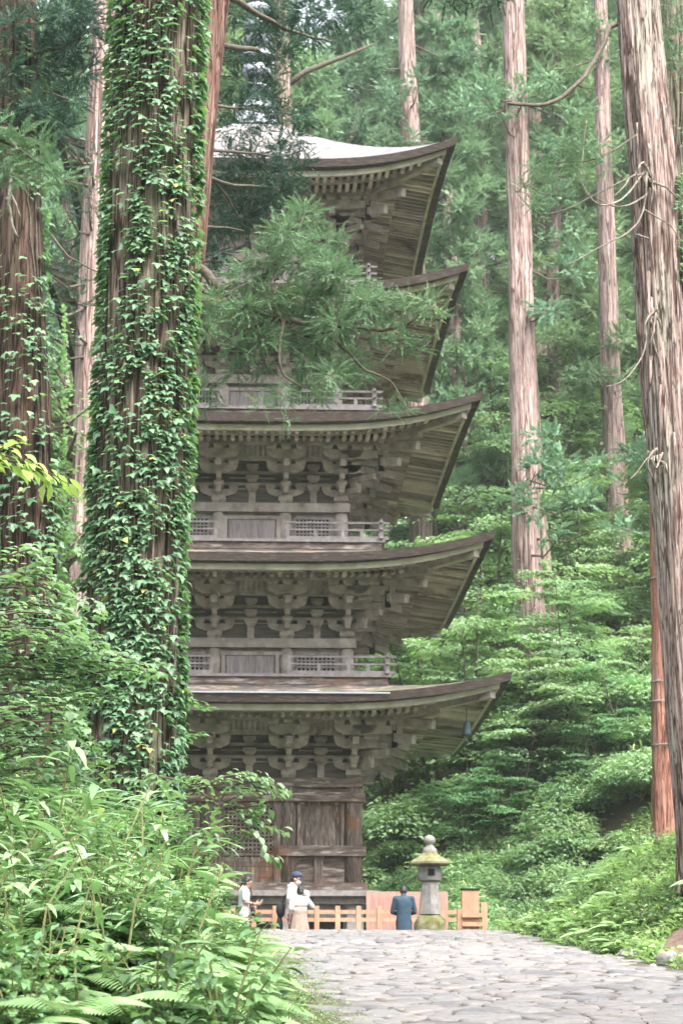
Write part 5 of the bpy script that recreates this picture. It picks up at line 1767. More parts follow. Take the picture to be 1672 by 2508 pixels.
# ferns seen low at the verge
for dx, dy, y, s in ((470, 2130, 16, .75), (430, 2200, 14.5, .8), (505, 2080, 18, .7), (350, 2150, 15, .8), (250, 2120, 15.5, .8), (120, 2070, 15.5, .9), (640, 2270, 18, .4), (560, 2150, 22, .5)):
    p = at(dx, dy, y)
    plant('fern', FERN[int(dx) % 3], ('fronds', 'stalks'), p.x, y, s, dx, 'light green fern with feathery fronds on the left bank', 'fern', 'ferns on the left bank')

y = 24.2
o = rooted('sapling', 470, y, 'leafy sapling arching over in front of the lattice door of the pagoda')
root = (470, 2110)
leafy(o, [[(470, 2100), (520, 1990), (575, 1900), (600, 1850)], [root, (480, 1950), (500, 1850), (480, 1800), (430, 1785)], [(500, 1850), (520, 1815), (560, 1795), (620, 1800), (662, 1815)], [(500, 1850), (560, 1822), (610, 1810), (650, 1820)],
          [(480, 1800), (520, 1782), (570, 1778), (620, 1792)], [(500, 1850), (450, 1810), (400, 1790), (370, 1800)], [(505, 1880), (540, 1860), (590, 1850), (620, 1870)], [(540, 1860), (570, 1880), (610, 1895), (655, 1908)],
          [(575, 1900), (600, 1930), (612, 1960), (635, 1975)], [root, (440, 1960), (420, 1880), (400, 1830)], [(480, 1950), (440, 1900), (390, 1870)], [(500, 1960), (530, 1910), (560, 1905)],
          [root, (455, 2000), (430, 1930), (380, 1900)], [(400, 1790, -.3), (350, 1780, -.3), (300, 1800, -.3)]],
      y, .115, 52, M_maple, 61, spread=.09)
# dense weeds climbing the bank edge in front of the person at the left
o = rooted('sapling', 500, 27, 'bushy small-leaved shrub at the edge of the left bank by the pagoda')
leafy(o, [[(420, 2120), (430, 2040), (450, 1980)], [(430, 2120), (450, 2060), (460, 2010)], [(430, 2130), (470, 2110), (490, 2105)], [(460, 2110), (470, 2010), (480, 1930)], [(440, 2100), (440, 2000), (430, 1930)], [(420, 2100), (440, 2050), (460, 2050)],
          [(430, 2080), (450, 1990), (470, 1950)], [(420, 2080), (400, 1990), (410, 1930)], [(470, 2130), (490, 2120), (510, 2115)], [(450, 2090), (465, 2030), (500, 2000)]], 27, .085, 60, M_herb, 62, spread=.13)
# maple at the left edge
y = 19.5
o = rooted('maple_tree', -120, y, 'young maple reaching in from the left with flat sprays of pale green leaves', 'tree')
tr = (-120, 2150)
limbs = [[tr, (-90, 1800), (-60, 1500), (-40, 1250)], [(-60, 1500), (60, 1505), (180, 1490), (280, 1505), (372, 1540)], [(60, 1505), (140, 1525), (250, 1535), (340, 1545)], [(-70, 1600), (40, 1590), (120, 1600), (230, 1575)], [(40, 1560), (140, 1560), (220, 1545), (300, 1530)],
         [(-50, 1380), (40, 1330), (110, 1290), (130, 1265)], [(0, 1350), (90, 1345), (170, 1375), (240, 1410)], [(-40, 1440), (60, 1440), (140, 1425), (215, 1445)], [(-80, 1680), (20, 1660), (100, 1640), (190, 1640)], [(0, 1480), (80, 1455), (150, 1460), (240, 1475)],
         [(-80, 1720), (30, 1710), (110, 1720), (160, 1745)], [(-60, 1300), (20, 1275), (70, 1262), (110, 1290)], [(0, 1400), (60, 1385), (130, 1395), (190, 1420)], [(-60, 1640), (60, 1625), (160, 1610), (280, 1590)], [(-90, 1760), (0, 1770), (80, 1765), (130, 1790)],
         [(100, 1520), (190, 1510), (260, 1520), (330, 1528)], [(-60, 1330), (30, 1315), (90, 1320), (160, 1345)], [(-20, 1530), (60, 1535), (150, 1545), (210, 1570)], [(-100, 1820), (-20, 1800), (60, 1805), (120, 1830)], [(-60, 1560), (40, 1545), (120, 1535), (200, 1530)]]
limbs += [[(p[0], p[1], (i * 37 % 17) / 17 * 1.6 - .8) for p in l] for i, l in enumerate([[(-40, 1420 + 38 * k), (50, 1405 + 36 * k), (130 + 12 * (k % 4), 1410 + 35 * k), (180 + 20 * (k % 3), 1430 + 36 * k)] for k in range(13)])]
leafy(o, limbs, y, .088, 58, M_maple, 63, tpl_ivy(), spread=.16, flat=.1)
M_sprig = leaf_mat('yellow_green_leaves', [(0, (.30, .42, .10)), (.5, (.42, .54, .16)), (1, (.52, .60, .22))], trans=.45, rough=.4, spec=.4, obj_var=0)
# pale spray of a nearer twig
y = 13.5
o = rooted('sapling', -160, y, 'bright yellow-green twig with long leaves poking in at the left edge')
leafy(o, [[(-160, 2200), (-140, 1500), (-60, 1080), (0, 1040), (60, 1065), (110, 1085), (158, 1112)], [(-20, 1035), (20, 1020), (50, 1022)], [(40, 1055), (80, 1075), (120, 1105)], [(-30, 1050), (30, 1060), (80, 1068)]], y, .125, 44, M_sprig, 64, tpl_broad(.15, .3, .24), spread=.03)
# leafy mass low at the left between the bank and the trunks
o = rooted('shrub', 60, 22, 'tall leafy shrub at the left edge under the maple', 'shrub')
r_ = random.Random(4)
leafy(o, [[(60 + r_.uniform(-40, 40), 2050, r_.uniform(-1, 1)), (40 + r_.uniform(-80, 120), 1880, r_.uniform(-1, 1)), (20 + r_.uniform(-100, 230), r_.uniform(1660, 1840), r_.uniform(-1, 1))] for k in range(26)], 22, .11, 34, M_herb, 65, spread=.18)
o = rooted('shrub', 330, 23, 'leafy shrub at the foot of the ivy-clad trunk', 'shrub')
leafy(o, [[(330 + r_.uniform(-80, 60), 2080, r_.uniform(-.8, .2)), (320 + r_.uniform(-110, 110), 1960, r_.uniform(-.8, .2)), (300 + r_.uniform(-150, 160), r_.uniform(1840, 1930), r_.uniform(-.8, .2))] for k in range(24)], 23, .11, 34, M_herb, 66, spread=.18)

# ---------------- stones beside the path
M_rock = surf_mat('pale_rock', [(.3, (.15, .14, .135)), (.6, (.24, .23, .225)), (.8, (.31, .30, .29))], scale=5, bump=.5, bscale=16, tone_amt=.15)


def rock(dx, dy, y, sx, sy, sz, label, seed):
    p = at(dx, dy, y)
    vs, fs = [], []
    n, m = 14, 9
    for i in range(m + 1):
        th = PI * i / m
        for k in range(n):
            a = 2 * PI * k / n
            v = Vector((math.sin(th) * math.cos(a), math.sin(th) * math.sin(a), math.cos(th)))
            f = 1 + .28 * mnoise.noise(v * 1.7 + Vector((seed, 0, 0)))
            vs.append((v.x * sx * f, v.y * sy * f, v.z * sz * f))
    for i in range(m):
        for k in range(n): fs.append((i * n + k, i * n + (k + 1) % n, (i + 1) * n + (k + 1) % n, (i + 1) * n + k))
    b = MB(); b.add(vs, fs, .5)
    o = b.build('rock', M_rock, None, True)
    o.location = (p.x, y, float(gz(p.x, y)) + sz * .3)
    return tag(o, label, 'rock')


rock(1535, 2165, 29, .20, .17, .14, 'pale rounded rock at the right edge of the path', 1)
rock(1440, 2152, 31, .16, .14, .08, 'small flat pale stone beside the path left of the pale rock', 2)
rock(1495, 2168, 28.5, .07, .06, .05, 'smallest stone beside the pale rounded rock', 3)
M_root = surf_mat('bare_earth_root', [(.3, (.09, .055, .045)), (.6, (.20, .135, .115)), (.8, (.28, .21, .18))], scale=9, bump=.7, tone_amt=.2)
b = MB()
r_ = random.Random(9)
for k in range(7):
    a = r_.uniform(0, .6) + PI * .86; c = Vector((7.2 + r_.uniform(-.3, .3), 29.3 + k * .3, 0))
    P = [c + Vector((math.cos(a) * t, math.sin(a) * t * .6, 0)) for t in (-.3, .2, .6, 1.0)]
    b.tube([(p.x, p.y, float(gz(p.x, p.y)) + .03 - .03 * i) for i, p in enumerate(P)], [.06, .05, .04, .015], 7)
o = b.build('root', M_root, None, True)
tag(o, 'brown surface roots on bare earth at the right edge of the path', 'root')

# ferns and weeds breaking up the right bank
for k in range(150):
    y = rb_.uniform(24, 50); x = float(x_right(y)) + .25 + rb_.exponential(1.5)
    if bare(np.array(x), np.array(y)) or x > y * .24 + .8: continue
    if k % 2: plant('fern', FERN[k % 3], ('fronds', 'stalks'), x, y, rb_.uniform(.55, 1.0), rb_.uniform(0, 6.28), 'pale green fern on the grassy right bank', 'fern', 'ferns on the right bank', dz=.05)
    else: plant('weed', HERB[k % 3], ('leaves', 'stems'), x, y, rb_.uniform(.7, 1.3), rb_.uniform(0, 6.28), 'leafy weed on the grassy right bank', 'weed', 'weeds on the right bank')
# fallen cedar needles and leaves scattered over the paving
r = np.random.default_rng(211); n = 1500
x = r.uniform(.1, 6, n); y = r.uniform(13, 43, n); kk = (x > x_left(y)) & (x < x_right(y)); x, y = x[kk], y[kk]; n = len(x)
Lv = Leaves(); a = r.uniform(0, 6.28, n)
Lv.put(tpl_broad(.1, .1, .3), np.stack([x, y, path_z(y) + .062], 1), np.stack([np.cos(a), np.sin(a), r.normal(0, .1, n)], 1), np.array([0, 0, 1.0]) + r.normal(size=(n, 3)) * .15, r.uniform(.025, .06, n), r.uniform(0, 1, n))
M_litter = leaf_mat('fallen_leaves', [(0, (.10, .055, .03)), (.5, (.17, .11, .06)), (1, (.20, .19, .08))], trans=.05, rough=.8, spec=.1, obj_var=0)
tag(Lv.build('leaf_litter', M_litter), kind='stuff')
# ------------------------------------------------------------------ fence, sign, lantern
M_newwood = surf_mat('new_orange_timber', [(.3, (.27, .145, .09)), (.6, (.36, .215, .14)), (.8, (.42, .265, .185))], scale=6, stretch=(3, 3, .6), bump=.15, tone_amt=.1, rough=.7)
M_sign = surf_mat('faded_red_board', [(.3, (.23, .13, .105)), (.6, (.30, .18, .148)), (.8, (.35, .22, .185))], scale=5, stretch=(5, 1, .5), bump=.2, tone_amt=.1)
M_ink = plain('faded_ink', (.23, .125, .11), .8)
M_stone = surf_mat('lantern_granite', [(.3, (.11, .105, .10)), (.55, (.18, .17, .162)), (.75, (.26, .25, .245))], scale=9, bump=.5, bscale=30, stains=[((.17, .165, .12), 3, .52, .66, (1, 1, 1))], tone_amt=.1)
M_moss = surf_mat('yellow_moss_on_stone', [(.38, (.10, .098, .045)), (.48, (.15, .15, .055)), (.56, (.15, .142, .10)), (.66, (.27, .26, .24))], scale=5, bump=.7, bscale=40, tone_amt=.1)
M_mossdk = surf_mat('dark_moss_on_rock', [(.35, (.06, .065, .022)), (.5, (.12, .12, .045)), (.62, (.17, .155, .12)), (.75, (.30, .29, .28))], scale=6, bump=.7, bscale=30, tone_amt=.1)

YF = 46.3


def xw(src, y):      # x of a photo column (1672-px wide) at distance y, near the horizon
    return at(src / 1.06633, 2110, y).x


ZG = float(path_z(YF))
fence = empty('fence', (xw(875, YF), YF, ZG), label='low new orange timber fence of posts and two rails before the pagoda', cat='fence')
cols = [-2.35 + .455 * k for k in range(14)]
x0f = xw(622, YF)
px_ = [x0f + .455 * k for k in range(-7, 11)]
px_ = [x for x in px_ if x < xw(1115, YF)]
for x in px_:
    m = MB(); m.box((x - fence.location.x, 0, .62), (.105, .105, 1.24), None, random.random())
    m.box((x - fence.location.x, 0, 1.26), (.105, .105, .05), None, .6, None)
    m.build('post', M_newwood, fence)
for z in (1.155, .99, .45):
    m = MB(); m.box(((px_[0] + xw(1127, YF)) / 2 - fence.location.x, 0.0, z), (xw(1127, YF) - px_[0] + .1, .05, .085), None, .5)
    m.build('rail', M_newwood, fence)
# corner stand at the right end
YB = 45.5
zb = float(path_z(YB))
box_ = empty('timber_stand', (xw(1156, YB), YB, zb), label='taller orange timber post with dark cap at the right end of the fence', cat='post')
m = MB()
for k in range(3): m.box((-.045 + (k - 1) * .122, 0, .78), (.12, .22, 1.56), None, random.random())
m.build('panel', M_newwood, box_)
m = MB(); m.box((-.045, 0, 1.575), (.40, .26, .03), None, .2); m.build('cap', M_void, box_)
for x, h in ((-.27, 1.16), (.245, 1.30)):
    m = MB(); m.box((x, -.06, h / 2), (.13, .13, h), None, random.random()); m.build('post', M_newwood, box_)
for z in (1.02, .83):
    m = MB(); m.box((-.01, -.16, z), (.44, .05, .085), None, .4); m.build('rail', M_newwood, box_)

YS = 47.2
sg = empty('signboard', ((xw(898, YS) + xw(1095, YS)) / 2, YS, float(path_z(YS))), label='wide faded reddish wooden notice board standing behind the fence', cat='sign')
ztop = at(950, 2048, YS).z - sg.location.z
m = MB(); m.box((0, 0, ztop - .55), (1.82, .05, 1.1), None, .5); m.build('board', M_sign, sg)
m = MB()
for s in (-1, 1): m.box((s * .80, .05, ztop / 2 - .02), (.09, .06, ztop - .04), None, .4)
m.build('legs', M_sign, sg)
m = MB(); rr_ = random.Random(3)
for k in range(34):      # columns of faded, unreadable strokes
    x = -.80 + k * .0485; L_ = rr_.uniform(.5, .78); z = ztop - .14
    while z > ztop - .14 - L_:
        hh = rr_.uniform(.012, .022); m.box((x, -.0275, z), (rr_.uniform(.008, .016), .003, hh), None, .5); z -= hh + rr_.uniform(.008, .014)
m.build('lettering', M_ink, sg)

YL = 43.0
zl = float(path_z(YL)) - .05
lan = empty('stone_lantern', (at(1053 / 1.06633, 2110, YL).x, YL, zl), label='old stone lantern with mossy cap beside the fence', cat='lantern')
zs = at(985, 2110, YL).z


def zl_(srcy): return at(985, srcy / 1.06633, YL).z - zl


def rock_mesh(sx, sy, z0, z1, seed, n=22, m=10):
    vs, fs = [], []
    for i in range(m + 1):
        t = i / m
        z = z0 + (z1 - z0) * t
        pr = (1 - abs(2 * t - 1) ** 4) ** .5 if 0 < t < 1 else 0.35
        for k in range(n):
            a = 2 * PI * k / n
            sq = 1 / max(abs(math.cos(a)), abs(math.sin(a))) ** .55
            f = 1 + .14 * mnoise.noise(Vector((math.cos(a) * 2 + seed, math.sin(a) * 2, z * 6)))
            vs.append((math.cos(a) * sx * sq * f * max(pr, .35), math.sin(a) * sy * sq * f * max(pr, .35), z))
    for i in range(m):
        for k in range(n): fs.append((i * n + k, i * n + (k + 1) % n, (i + 1) * n + (k + 1) % n, (i + 1) * n + k))
    fs.append(tuple(range(n - 1, -1, -1))); fs.append(tuple(m * n + k for k in range(n)))
    return MB().add(vs, fs, .5)


rock_mesh(.31, .30, -.1, zl_(2237), 3).build('base', M_mossdk, lan, True)
m = MB(); m.lathe([(.25, zl_(2240)), (.235, zl_(2220)), (.20, zl_(2180)), (.185, zl_(2161))], (0, 0, 0), 6, .5); m.build('pillar', M_stone, lan)
zf0, zf1 = zl_(2160), zl_(2119)
m = MB(); hw_ = .20
m.lathe([(.17, zf0), (.235, zf0 + .03), (.262, (zf0 + zf1) / 2), (.245, zf1 - .06), (.20, zf1)], (0, 0, 0), 8, .5)
fb = m.build('firebox', M_stone, lan)
m = MB(); m.box((.01, -.237, (zf0 + zf1) / 2 + .015), (.125, .03, .135), None, .5); m.build('opening', M_void, fb)
ze, zt = zl_(2118), zl_(2092)
m = MB(); m.lathe([(.2, ze - .005), (.44, ze - .012), (.475, ze + .01), (.47, ze + .05), (.36, ze + .11), (.24, ze + .17), (.15, zt + .03)], (0, 0, 0), 6, .5); m.build('cap', M_moss, lan)
z2 = zl_(2092); z3 = zl_(2045)
m = MB(); m.lathe([(.14, z2), (.15, z2 + .03), (.135, z2 + .11), (.095, z2 + .15), (.075, z2 + .18), (.085, z2 + .2), (.115, z2 + .24), (.122, z2 + .29), (.10, z2 + .35), (.06, z3 - .015), (.0, z3)], (0, 0, 0), 20, .5)
m.build('finial', M_stone, lan, True)

# ------------------------------------------------------------------ people
M_skin = plain('skin', (.33, .185, .135), .55)
M_hair = plain('black_hair', (.018, .016, .018), .5)
M_white = plain('white_cotton', (.46, .47, .48), .85, .1)
M_cream = plain('pale_trousers', (.36, .345, .335), .85, .1)
M_blk = plain('black_cloth', (.02, .022, .03), .8, .2)
M_navy = plain('navy_cap', (.035, .045, .08), .8, .2)
M_beige = plain('beige_linen', (.25, .19, .16), .9, .1)
M_denim = plain('blue_jacket', (.03, .055, .08), .8, .15)
M_shoe = plain('shoe_rubber', (.12, .12, .13), .6)
M_eye = plain('eye', (.03, .02, .02), .3)


def capsule(mb, a, b, ra, rb):
    a, b = Vector(a), Vector(b); d = b - a
    L = max(d.length, 1e-4); d = d / L
    P, R = [], []
    for k in range(5): t = math.pi / 2 * (k / 4); P.append(a - d * ra * math.cos(t)); R.append(max(ra * math.sin(t), .0008))
    for k in range(1, 6): P.append(a + d * L * k / 6); R.append(ra + (rb - ra) * k / 6)
    for k in range(5): t = math.pi / 2 * (1 - k / 4); P.append(b + d * rb * math.cos(t)); R.append(max(rb * math.sin(t), .0008))
    mb.tube(P, R, 14)


def ellip(mb, c, r, rot=None, n=18, m=11):
    vs, fs = [], []
    for i in range(m + 1):
        th = PI * i / m
        for k in range(n):
            a = 2 * PI * k / n
            v = Vector((r[0] * math.sin(th) * math.cos(a), r[1] * math.sin(th) * math.sin(a), r[2] * math.cos(th)))
            if rot is not None: v = rot @ v
            vs.append((c[0] + v.x, c[1] + v.y, c[2] + v.z))
    for i in range(m):
        for k in range(n): fs.append((i * n + k, (i + 1) * n + k, (i + 1) * n + (k + 1) % n, i * n + (k + 1) % n))
    mb.add(vs, fs)


def fused(name, mb, mat, parent, voxel=.009, smooth=4):
    """one continuous skin over the joined forms"""
    me = mb.mesh('tmp', mat)
    o = bpy.data.objects.new('tmp', me); COL.objects.link(o)
    rm = o.modifiers.new('r', 'REMESH'); rm.mode = 'VOXEL'; rm.voxel_size = voxel; rm.use_smooth_shade = True
    sm = o.modifiers.new('s', 'SMOOTH'); sm.iterations = smooth; sm.factor = .5
    dg = bpy.context.evaluated_depsgraph_get()
    me2 = bpy.data.meshes.new_from_object(o.evaluated_get(dg), depsgraph=dg)
    me2.name = name
    if not me2.materials: me2.materials.append(mat)
    bpy.data.objects.remove(o)
    return link(name, me2, parent)


def hand(mb, w, d, nrm, side, curl=.6, s=1.0):
    """palm and five fingers from wrist w along d; nrm = back of the hand"""
    w, d, nrm = Vector(w), Vector(d).normalized(), Vector(nrm).normalized()
    nrm = (nrm - d * nrm.dot(d)).normalized()
    x = d.cross(nrm) * side
    capsule(mb, w, w + d * .05 * s, .024 * s, .03 * s)
    capsule(mb, w + d * .045 * s - x * .02 * s, w + d * .085 * s - x * .024 * s, .02 * s, .016 * s)
    capsule(mb, w + d * .045 * s + x * .02 * s, w + d * .085 * s + x * .024 * s, .02 * s, .016 * s)
    for k, L in enumerate((.066, .076, .072, .055)):
        p = w + d * (.092 - .004 * abs(k - 1)) * s + x * (-.031 + .0205 * k) * s
        dd = d.copy()
        for seg in range(3):
            dd = (dd - nrm * math.tan(curl * (.35 + .3 * seg))).normalized()
            q = p + dd * L * s * (.45, .32, .26)[seg]
            capsule(mb, p, q, (.0095, .009, .0085)[seg] * s, (.009, .0085, .0075)[seg] * s); p = q
    p = w + d * .03 * s - x * .03 * s
    dd = (d * .6 - x * .75 - nrm * .35).normalized()
    for seg in range(2):
        q = p + dd * (.042, .032)[seg] * s
        capsule(mb, p, q, .0125 * s, .0105 * s); p = q; dd = (dd + d * .5 - nrm * .3).normalized()


def loft(mb, V, rows, n=24):
    vs, fs = [], []
    for dz, rx, ry in rows:
        for k in range(n):
            a = 2 * PI * k / n
            f = 1 + .02 * math.sin(a * 5 + dz * 20)
            vs.append((math.cos(a) * rx * f, V['pel'].y + math.sin(a) * ry * f, V['pel'].z + dz))
    for i in range(len(rows) - 1):
        for k in range(n): fs.append((i * n + k, i * n + (k + 1) % n, (i + 1) * n + (k + 1) % n, (i + 1) * n + k))
    fs.append(tuple(range(n - 1, -1, -1))); fs.append(tuple((len(rows) - 1) * n + k for k in range(n)))
    mb.add(vs, fs)


def person(loc, rz, height, label, J, shirt, trousers, hair='short', sleeve=.55, dress=None, jacket=False, curl=(.6, .6), handdir=None, head_tilt=0.0):
    """J: joints in metres for a 1.70 m figure facing +y"""
    o = empty('person', loc, rz, label, 'person')
    s = height / 1.70
    o.scale = (s, s, s)
    V = {k: Vector(v) for k, v in J.items()}
    b = MB()
    # legs and feet
    for sd in ('l', 'r'):
        capsule(b, V['hip_' + sd], V['knee_' + sd], .085, .056); capsule(b, V['knee_' + sd], V['ank_' + sd], .055, .036)
        a = V['ank_' + sd]; capsule(b, a + Vector((0, -.03, -.045)), a + Vector((0, .13, -.055)), .036, .028)
        capsule(b, V['sh_' + sd], V['el_' + sd], .05, .038); capsule(b, V['el_' + sd], V['wr_' + sd], .038, .025)
    ellip(b, V['pel'], (.155, .105, .12)); ellip(b, V['bel'], (.135, .095, .15)); ellip(b, V['che'], (.165, .105, .17))
    capsule(b, V['sh_l'], V['sh_r'], .058, .058)
    capsule(b, V['che'] + Vector((0, 0, .12)), V['head'] + Vector((0, -.01, -.08)), .06, .052)
    H = V['head']; T = Matrix.Rotation(-head_tilt, 3, 'X')
    def hp(x, y, z): return H + T @ Vector((x, y, z))
    ellip(b, hp(0, -.005, .025), (.076, .095, .10)); ellip(b, hp(0, .025, -.055), (.055, .062, .062))
    capsule(b, hp(0, .085, .012), hp(0, .105, -.022), .009, .014)
    for sx in (-1, 1): ellip(b, hp(sx * .078, -.005, -.01), (.012, .02, .032)); ellip(b, hp(sx * .03, .083, .03), (.02, .012, .008))
    capsule(b, hp(-.02, .082, -.055), hp(.02, .082, -.055), .008, .008)
    hd = handdir or {}
    for sd, sg_, c in (('l', -1, curl[0]), ('r', 1, curl[1])):
        d = V['wr_' + sd] - V['el_' + sd]
        if sd in hd: d = Vector(hd[sd][0]); nr = hd[sd][1]
        else: nr = (sg_, 0, 0.1)
        hand(b, V['wr_' + sd], d, nr, sg_, c)
    fused('body', b, M_skin, o, .0085, 3)
    e = MB()
    for sx in (-1, 1): ellip(e, hp(sx * .031, .087, .012), (.011, .007, .006), None, 8, 6)
    e.build('eyes', M_eye, o, True)
    # hair
    h = MB()
    ellip(h, hp(0, -.018, .045), (.086, .10, .098)); ellip(h, hp(0, -.05, -.005), (.08, .065, .085))
    if hair == 'bob':
        for sx in (-1, 1): capsule(h, hp(sx * .075, -.03, .02), hp(sx * .07, -.03, -.09), .03, .022)
        capsule(h, hp(0, -.085, .02), hp(0, -.07, -.11), .055, .04)
    if hair == 'bun': ellip(h, hp(.0, -.115, -.01), (.045, .04, .045))
    # cut away the face: keep hair above the brow / behind the ears
    hm = fused('hair', h, M_hair, o, .011, 2)
    import bmesh as _b
    bm = _b.new(); bm.from_mesh(hm.data)
    kill = []
    for v in bm.verts:
        q = T.inverted() @ (v.co - H)
        if q.y > .035 and q.z < .062 or (q.y > .0 and q.z < .0 and hair != 'bob'): kill.append(v)
    _b.ops.delete(bm, geom=kill, context='VERTS'); bm.to_mesh(hm.data); bm.free()
    # trousers and shoes
    if trousers:
        t = MB()
        for sd in ('l', 'r'): capsule(t, V['hip_' + sd], V['knee_' + sd], .098, .074); capsule(t, V['knee_' + sd], V['ank_' + sd] + Vector((0, 0, .04)), .074, .06)
        ellip(t, V['pel'] + Vector((0, 0, .0)), (.168, .118, .12))
        fused('trousers', t, trousers, o, .014, 4)
    sh = MB()
    for sd in ('l', 'r'):
        a = V['ank_' + sd]; capsule(sh, a + Vector((0, -.04, -.05)), a + Vector((0, .15, -.06)), .045, .036)
    fused('shoes', sh, M_shoe, o, .012, 3)
    # shirt / jacket
    t = MB()
    lo = .20 if jacket else .05
    ellip(t, V['che'] + Vector((0, 0, -.01)), (.182, .122, .185)); ellip(t, V['bel'], (.165, .122, .17)); ellip(t, V['pel'] + Vector((0, 0, -.02 if not jacket else -.06)), (.178, .13, .13 if not jacket else .2))
    loft(t, V, [(-.24 if jacket else -.10, .185, .135), (-.05, .18, .13), (.10, .165, .122), (.22, .172, .122), (.36, .19, .125), (.44, .185, .115), (.50, .12, .09)])
    capsule(t, V['sh_l'] + Vector((0, 0, -.005)), V['sh_r'] + Vector((0, 0, -.005)), .068, .068)
    capsule(t, V['che'] + Vector((0, 0, .16)), V['che'] + Vector((0, .0, .2)), .075, .062)
    for sd in ('l', 'r'):
        a, e_, w_ = V['sh_' + sd], V['el_' + sd], V['wr_' + sd]
        if sleeve <= 1: capsule(t, a, a + (e_ - a) * sleeve, .068, .066)
        else: capsule(t, a, e_, .066, .054); capsule(t, e_, e_ + (w_ - e_) * (sleeve - 1), .054, .043)
    fused('jacket' if jacket else 'shirt', t, shirt, o, .012, 5)
    if dress:
        t = MB()
        ellip(t, V['che'] + Vector((0, 0, -.03)), (.187, .130, .15)); ellip(t, V['bel'], (.175, .133, .19))
        zs_ = np.linspace(V['bel'].z, .32, 12); rr_ = np.linspace(.17, .30, 12)
        vs, fs = [], []
        for z, r in zip(zs_, rr_):
            for k in range(36):
                a = 2 * PI * k / 36; f = 1 + .05 * math.sin(a * 9 + z * 3) * (r - .15) / .15
                vs.append((V['bel'].x + math.cos(a) * r * f, V['bel'].y + math.sin(a) * r * f * .72, z))
        for i in range(11):
            for k in range(36): fs.append((i * 36 + k, (i + 1) * 36 + k, (i + 1) * 36 + (k + 1) % 36, i * 36 + (k + 1) % 36))
        fs.append(tuple(range(36))); fs.append(tuple(11 * 36 + k for k in range(35, -1, -1)))
        t.add(vs, fs)
        for sx in (-1, 1): capsule(t, (sx * .10, V['che'].y - .085, V['che'].z + .08), (sx * .105, V['che'].y - .02, V['che'].z + .19), .028, .026)
        fused('dress', t, dress, o, .012, 4)
    return o, V, hp, T


def stand(**kw):
    J = dict(ank_l=(-.10, -.02, .08), ank_r=(.10, .03, .08), knee_l=(-.10, .01, .48), knee_r=(.10, .05, .48), hip_l=(-.09, 0, .88), hip_r=(.09, 0, .88), pel=(0, 0, .93), bel=(0, -.005, 1.08), che=(0, 0, 1.27),
             sh_l=(-.17, 0, 1.40), sh_r=(.17, 0, 1.40), el_l=(-.23, -.02, 1.12), el_r=(.23, -.02, 1.12), wr_l=(-.23, .08, .88), wr_r=(.23, .08, .88), head=(0, .035, 1.575))
    J.update(kw); return J


def ground_at(dx, y):
    x = at(dx, 2110, y).x
    return Vector((x, y, float(path_z(y)) + .012))


# woman at the left, in profile, looking down at a phone
y = 44.6; g_ = ground_at(560, y); hgt = at(560, 2012, y).z - g_.z
pp, V, hp, T = person(g_, -PI / 2, hgt, 'woman in white T-shirt and pale trousers seen from the side, looking down at a phone', stand(el_l=(-.20, .03, 1.13), el_r=(.20, .03, 1.13), wr_l=(-.07, .25, 1.10), wr_r=(.09, .24, 1.09), head=(0, .07, 1.56)),
                      M_white, M_cream, 'bob', .75, head_tilt=.45, handdir={'l': ((.3, .9, .1), (-.9, .2, -.3)), 'r': ((-.3, .9, .1), (.9, .2, -.3))}, curl=(.5, .5))
ph = empty('phone', pp.matrix_basis @ Vector((.01, .36, 1.135)), label='pale phone held by the woman in the white T-shirt', cat='phone'); ph.rotation_euler = (.9, 0, -PI / 2)
m = MB(); m.box((0, 0, 0), (.075, .15, .012)); m.build('case', M_white, ph)
m = MB(); m.box((0, 0, .0075), (.068, .14, .003)); m.build('screen', M_blk, ph)
bg_ = empty('handbag', pp.matrix_basis @ Vector((.17, .20, .93)), label='small dark bag hanging at the hip of the woman in white', cat='bag')
m = MB(); ellip(m, (0, 0, 0), (.05, .10, .11)); fused('bag_body', m, M_blk, bg_, .014)
m = MB(); m.tube([(0, -.08, .08), (-.02, -.14, .30), (-.06, -.20, .48)], [.009] * 3, 6); m.build('strap', M_blk, bg_)

# man with cap and mask, facing right
y = 45.6; g_ = ground_at(672, y); hgt = at(672, 2003, y).z - g_.z
pp, V, hp, T = person(g_, -PI / 2 - .2, hgt, 'tall man in white polo shirt with navy cap and face mask, facing right', stand(el_r=(.21, -.03, 1.13), wr_r=(.18, .12, .96), head=(0, .06, 1.565)), M_white, M_blk, 'short', .75, head_tilt=.3)
m = MB(); ellip(m, hp(0, -.012, .075), (.094, .108, .075))
m.prism([(-.075, 0), (.075, 0), (.06, .075), (0, .10), (-.06, .075)], hp(0, .075, .062), T @ Vector((1, 0, 0)), T @ Vector((0, 1, -.15)), T @ Vector((0, .15, 1)), .014)
c_ = m.build('cap', M_navy, pp, True)
m = MB(); ellip(m, hp(0, .06, -.045), (.063, .055, .05)); m.build('face_mask', M_white, pp, True)
m = MB(); ellip(m, V['che'] + Vector((0, -.04, .175)), (.085, .075, .03)); m.build('collar', M_white, pp, True)
bg_ = empty('shoulder_bag', pp.matrix_basis @ Vector((-.05, -.24, 1.0)), label='black shoulder bag behind the man with the cap', cat='bag'); bg_.rotation_euler = (0, 0, pp.rotation_euler[2])
m = MB(); ellip(m, (0, 0, 0), (.14, .10, .17)); ellip(m, (0, -.02, -.33), (.11, .07, .2)); fused('bag_body', m, M_blk, bg_, .018)
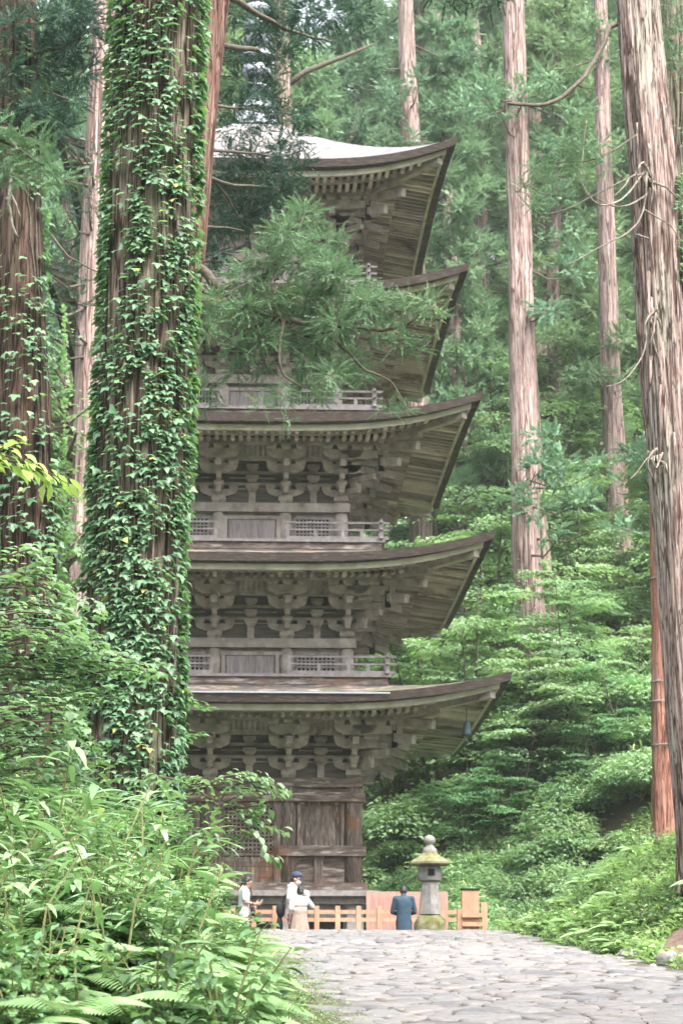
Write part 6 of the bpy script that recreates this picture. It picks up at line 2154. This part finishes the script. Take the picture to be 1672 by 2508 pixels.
m = MB(); m.tube([(.06, .05, .15), (.08, .12, .3), (.08, .2, .43)], [.014] * 3, 6); m.build('strap', M_blk, bg_)

# woman in a beige pinafore, seen from behind, arm raised
y = 44.9; g_ = ground_at(688, y); hgt = at(688, 2036, y).z - g_.z
pp, V, hp, T = person(g_, .25, hgt, 'woman in beige pinafore dress over a white T-shirt seen from behind, right arm raised', stand(el_r=(.36, .08, 1.20), wr_r=(.25, .16, 1.42), head=(.01, .03, 1.57)), M_white, None, 'bun', .8, dress=M_beige,
                      handdir={'r': ((-.15, .1, 1), (.2, -.9, .1))}, curl=(.5, .9))
tw = empty('folded_towel', pp.matrix_basis @ Vector((.225, .20, 1.54)), label='white folded towel held up by the woman in the beige dress', cat='towel')
m = MB(); ellip(m, (0, 0, 0), (.065, .05, .075)); ellip(m, (-.02, .0, .03), (.05, .045, .05)); ellip(m, (.03, .01, -.03), (.045, .04, .05)); fused('cloth', m, M_white, tw, .012, 2)

# man in a blue jacket seen from behind, at the notice board
y = 45.2; g_ = ground_at(927, y); hgt = at(927, 2033, y).z - g_.z
pp, V, hp, T = person(g_, .0, hgt, 'man in blue jacket seen from behind, reading the notice board', stand(el_l=(-.255, .05, 1.10), el_r=(.255, .05, 1.10), wr_l=(-.10, .22, 1.05), wr_r=(.10, .22, 1.05), head=(0, .06, 1.555), sh_l=(-.185, 0, 1.40), sh_r=(.185, 0, 1.40)),
                      M_denim, M_blk, 'short', 1.85, jacket=True, head_tilt=.35, handdir={'l': ((.6, .6, .2), (-.3, .3, .9)), 'r': ((-.6, .6, .2), (.3, .3, .9))}, curl=(.7, .7))
# ------------------------------------------------------------------ damp air
b = MB(); b.box((0, 80, 45), (190, 260, 102))
hz = b.build('haze', None)
m, nt, N, L = new_mat('damp_air')
pv = N.new('ShaderNodeVolumePrincipled')
pv.inputs['Color'].default_value = (.86, .93, .92, 1)
pv.inputs['Density'].default_value = .0003
pv.inputs['Anisotropy'].default_value = .2
o = N.new('ShaderNodeOutputMaterial')
L.new(pv.outputs[0], o.inputs['Volume'])
hz.data.materials.append(m)
tag(hz, kind='stuff')
